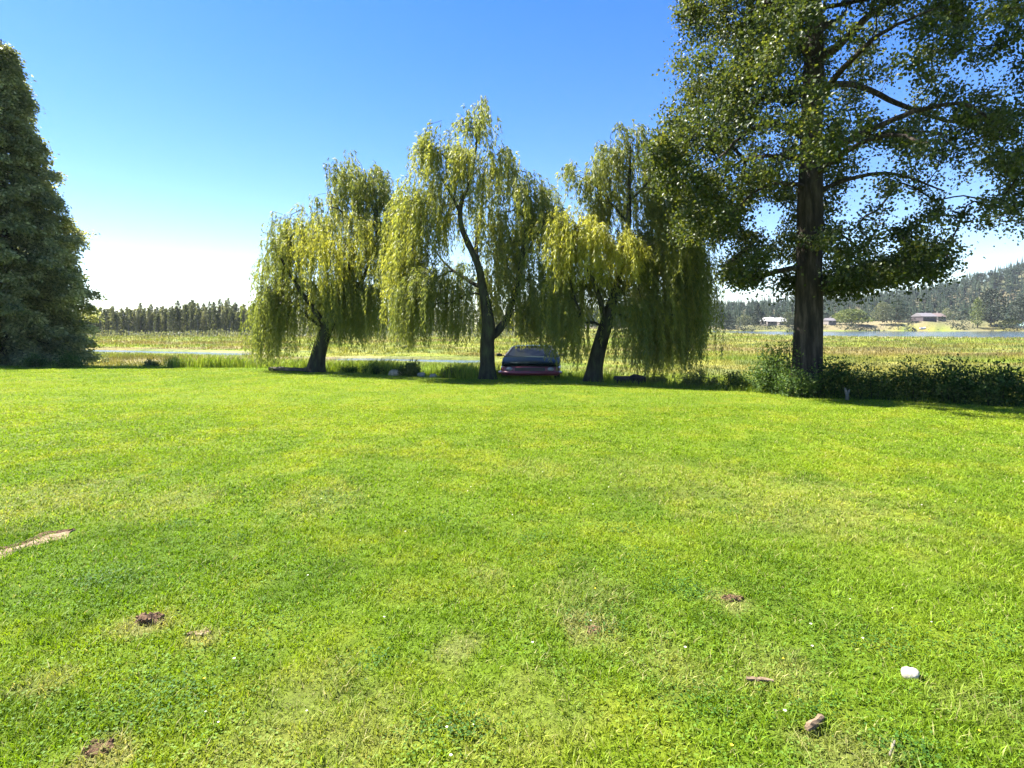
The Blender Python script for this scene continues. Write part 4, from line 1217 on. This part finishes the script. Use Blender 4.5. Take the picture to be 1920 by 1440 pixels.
R = np.random.default_rng(808)
Cn, Br, Dk, Al = M['far_conifer'], M['far_bright'], M['far_dark'], M['far_alder']
for a in [
    ('conifer_tree', 1352, 574, 22, 256, Dk, 'dark narrow conifer on the far shore nearest the third willow', 'cone', 900),
    ('conifer_tree', 1366, 582, 18, 258, Cn, 'slim conifer directly right of the dark narrow conifer on the far shore', 'cone', 700),
    ('round_tree', 1396, 590, 26, 268, Al, 'olive rounded tree between the slim conifer and the white roofed house', 'oval', 800),
    ('conifer_tree', 1421, 568, 28, 262, Dk, 'dark broad conifer standing just left of the white roofed house', 'cone', 1100),
    ('conifer_tree', 1486, 546, 20, 275, Cn, 'tall spiky conifer showing beside the big trunk', 'cone', 900),
    ('round_tree', 1478, 585, 26, 258, Al, 'grey green tree in front of the white roofed house, beside the big trunk', 'oval', 800),
    ('round_tree', 1596, 580, 70, 262, Br, 'wide dome shaped light green tree on the far shore', 'dome', 2200),
    ('shore_tree', 1655, 566, 34, 262, Al, 'tall grey green tree next to the light green dome', 'oval', 1200),
    ('shore_tree', 1684, 562, 34, 266, Cn, 'dark green tall tree beside the grey roofed house', 'oval', 1200),
    ('conifer_tree', 1681, 540, 16, 300, Cn, 'thin spire conifer rising behind the far shore trees', 'cone', 700),
    ('shore_tree', 1776, 578, 20, 285, Al, 'small tree behind the pink roofed wing', 'oval', 700),
    ('shore_tree', 1833, 558, 22, 255, Br, 'slim light green tree leaning against the big dark conifer', 'oval', 900),
    ('conifer_tree', 1858, 541, 46, 258, Dk, 'biggest dark conifer on the far shore below the hill', 'oval', 2200),
    ('conifer_tree', 1916, 556, 34, 258, Dk, 'dark conifer at the right border on the far shore', 'oval', 1500),
    ('round_tree', 1895, 597, 34, 254, Br, 'low light bush between the two darkest conifers on the far shore', 'dome', 800),
    ('conifer_tree', 1985, 545, 40, 262, Dk, 'dark conifer past the right border of the photo', 'cone', 900)]:
    shore_tree(*a)
# low dark growth along the far waterline
gm = MB(); n = 15000
u = 1180 + 900 * R.random(n); y = 246 + 34 * R.random(n) ** 2.2; x = (u - 960) / FPX * y
cl = fbm(u * .03, y * .1, 3, 3); hh = 3.2 * R.random(n) * sstep(.40, .66, cl)
k = hh > .12; x = x[k]; y = y[k]; hh = hh[k]; n = len(x); L = .4 + .5 * R.random(n)
gm.leaves(np.stack([x, y, gz(x, y) + hh], -1), rvec(n), rvec(n), L, L * .6, R.random(n), .1)
tag(gm.build('shore_scrub', Dk), 'low dark scrub along the far waterline', 'scrub', kind='stuff')


def house(px, yroof, wpx, D, label, wall, roof, dep=7.0, wh=2.6, rh=1.4, zoff=None, name='house', nwin=3):
    x0 = (px - 960) / FPX * D; z0 = float(gz(x0, D)); w_ = wpx / FPX * D
    ztop = CAMZ - (yroof - HZ) / FPX * D
    wh = max(1.8, ztop - z0 - rh)
    t = empty(name, (x0, D, z0)); tag(t, label, 'house', 'houses on the far shore')
    mb = MB(); mb.box((-w_ / 2, -dep / 2, -.8), (w_ / 2, dep / 2, wh)); mb.build('wall', wall, t)
    ov = .3; mb = MB(); a, b = w_ / 2 + ov, dep / 2 + ov
    V = [(-a, -b, wh + .01), (a, -b, wh + .01), (a, b, wh + .01), (-a, b, wh + .01), (-a, 0, wh + rh), (a, 0, wh + rh)]
    mb.add(V, [(0, 1, 5, 4), (2, 3, 4, 5), (0, 3, 2, 1)]); mb.f.append(np.array([(0, 4, 3), (1, 2, 5)]))
    mb.build('roof', roof, t)
    for k in range(nwin):
        xc = -w_ / 2 + w_ * (k + .5) / nwin
        mb = MB(); mb.box((xc - .5, -dep / 2 - .06, .9), (xc + .5, -dep / 2 + .02, min(wh - .25, 2.1))); mb.build('window', M['window'], t)
    mb = MB(); mb.box((w_ * .22, .4, wh + rh * .3), (w_ * .22 + .7, 1.1, wh + rh + .6)); mb.build('chimney', wall, t)


house(1441, 595, 17, 272, 'house with a bright white roof on the far shore, nearer the willows', M['house_wall'], M['white_roof'], 8, rh=1.9)
house(1462, 596, 15, 276, 'second white roofed house, half hidden by the grey green tree beside the trunk', M['house_wall'], M['white_roof'], 8, rh=1.9)
house(1732, 591, 25, 268, 'dark walled house with a pale grey roof on the far shore', M['dark_wall'], M['grey_roof'], 8, rh=1.7, nwin=4)
house(1756, 595, 15, 275, 'low house wing with a pinkish roof beside the grey roofed house', M['house_wall'], M['pink_roof'], 7, rh=1.7)
house(1917, 608, 16, 251, 'small boathouse with a pale green roof at the waterline', M['white_wall'], M['green_roof'], 4, rh=1.0, name='boathouse', nwin=1)
house(1555, 606, 14, 262, 'small pale cottage between the big trunk and the dome shaped tree', M['house_wall'], M['grey_roof'], 5, rh=1.2, name='cottage', nwin=2)


def boat(px, D, L, label):
    x0 = (px - 960) / FPX * D; mb = MB()
    st = []
    for f in np.linspace(0, 1, 9):
        hw = .55 * math.sin(PI * min(1, .12 + f * .88)) ** .6; xx = (f - .5) * L; up = .25 * (2 * f - 1) ** 2
        st.append([(xx, -hw, .75 + up), (xx, -hw * .8, .35 + up * .6), (xx, 0, .1 + up * .4), (xx, hw * .8, .35 + up * .6), (xx, hw, .75 + up), (xx, hw * .9, .74 + up), (xx, 0, .3 + up * .5), (xx, -hw * .9, .74 + up)])
    n = 8; V = np.array(st).reshape(-1, 3); i = np.arange(8)[:, None] * n; j = np.arange(n)[None]; jj = (j + 1) % n
    mb.add(V, np.stack([i + j, i + n + j, i + n + jj, i + jj], -1).reshape(-1, 4))
    o = mb.build('rowing_boat', M['white_wall'], None, True); o.location = (x0, D, float(gz(x0, D))); o.rotation_euler = (0, 0, .5); o.scale = (1.3, 1.3, 1.5)
    tag(o, label, 'boat')


boat(1730, 250, 3.4, 'small white boat pulled up on the far shore below the grey roofed house')

# ------------------------------------------------------------------ haze in the air
m = bpy.data.materials.new('haze'); m.use_nodes = True; nt = m.node_tree; nt.nodes.clear()
out = nt.nodes.new('ShaderNodeOutputMaterial'); pv = nt.nodes.new('ShaderNodeVolumePrincipled')
pv.inputs['Color'].default_value = (.8, .88, 1, 1); pv.inputs['Density'].default_value = 0.0001; pv.inputs['Anisotropy'].default_value = 0.0
nt.links.new(pv.outputs[0], out.inputs['Volume'])
mb = MB(); mb.box((-3200, -3200, -6), (3200, 3200, 135))
tag(mb.build('haze', m), 'thin pale haze in the air over the whole view', 'haze', kind='stuff')

# ------------------------------------------------------------------ light, sky, camera
EL = math.radians(54); SD = np.array([-0.94, 0.34]); SD /= np.linalg.norm(SD)
sun = bpy.data.lights.new('sun', 'SUN'); sun.energy = 4.6; sun.angle = math.radians(.5); sun.color = (1, .95, .86)
so = bpy.data.objects.new('sun', sun); C.objects.link(so)
d = Vector((SD[0] * math.cos(EL), SD[1] * math.cos(EL), math.sin(EL)))
so.rotation_euler = d.to_track_quat('Z', 'Y').to_euler(); so.location = (-30, 20, 40)
w = bpy.data.worlds.new('World'); bpy.context.scene.world = w; w.use_nodes = True
nt = w.node_tree; nt.nodes.clear()
sky = nt.nodes.new('ShaderNodeTexSky'); sky.sky_type = 'NISHITA'; sky.sun_disc = False
sky.sun_elevation = EL; sky.sun_rotation = math.atan2(SD[0], SD[1])
sky.air_density = 1.0; sky.dust_density = 0.15; sky.ozone_density = 2.5
hs = nt.nodes.new('ShaderNodeHueSaturation'); hs.inputs['Saturation'].default_value = 1.5; hs.inputs['Hue'].default_value = 0.519
bg = nt.nodes.new('ShaderNodeBackground'); bg.inputs['Strength'].default_value = 0.064
ow = nt.nodes.new('ShaderNodeOutputWorld')
gmn = nt.nodes.new('ShaderNodeGamma'); gmn.inputs['Gamma'].default_value = 0.86
nt.links.new(sky.outputs[0], gmn.inputs['Color']); nt.links.new(gmn.outputs[0], hs.inputs['Color']); nt.links.new(hs.outputs[0], bg.inputs[0]); nt.links.new(bg.outputs[0], ow.inputs[0])

cam = bpy.data.cameras.new('camera'); co = bpy.data.objects.new('camera', cam); C.objects.link(co)
co.location = (0, 0, CAMZ); co.rotation_euler = (PI / 2, 0, 0)
cam.sensor_width = 36; cam.lens = FPX / 1920 * 36; cam.shift_y = -(720 - HZ) / 1920
cam.clip_start = .05; cam.clip_end = 12000
S = bpy.context.scene; S.camera = co
S.view_settings.view_transform = 'Standard'; S.view_settings.look = 'None'; S.view_settings.exposure = 2.48; S.view_settings.gamma = 1
S.render.engine = 'CYCLES'
cy = S.cycles
cy.max_bounces = 8; cy.diffuse_bounces = 5; cy.glossy_bounces = 2; cy.transmission_bounces = 5; cy.transparent_max_bounces = 4
cy.use_denoising = True; cy.sample_clamp_indirect = 6
cy.caustics_reflective = False; cy.caustics_refractive = False
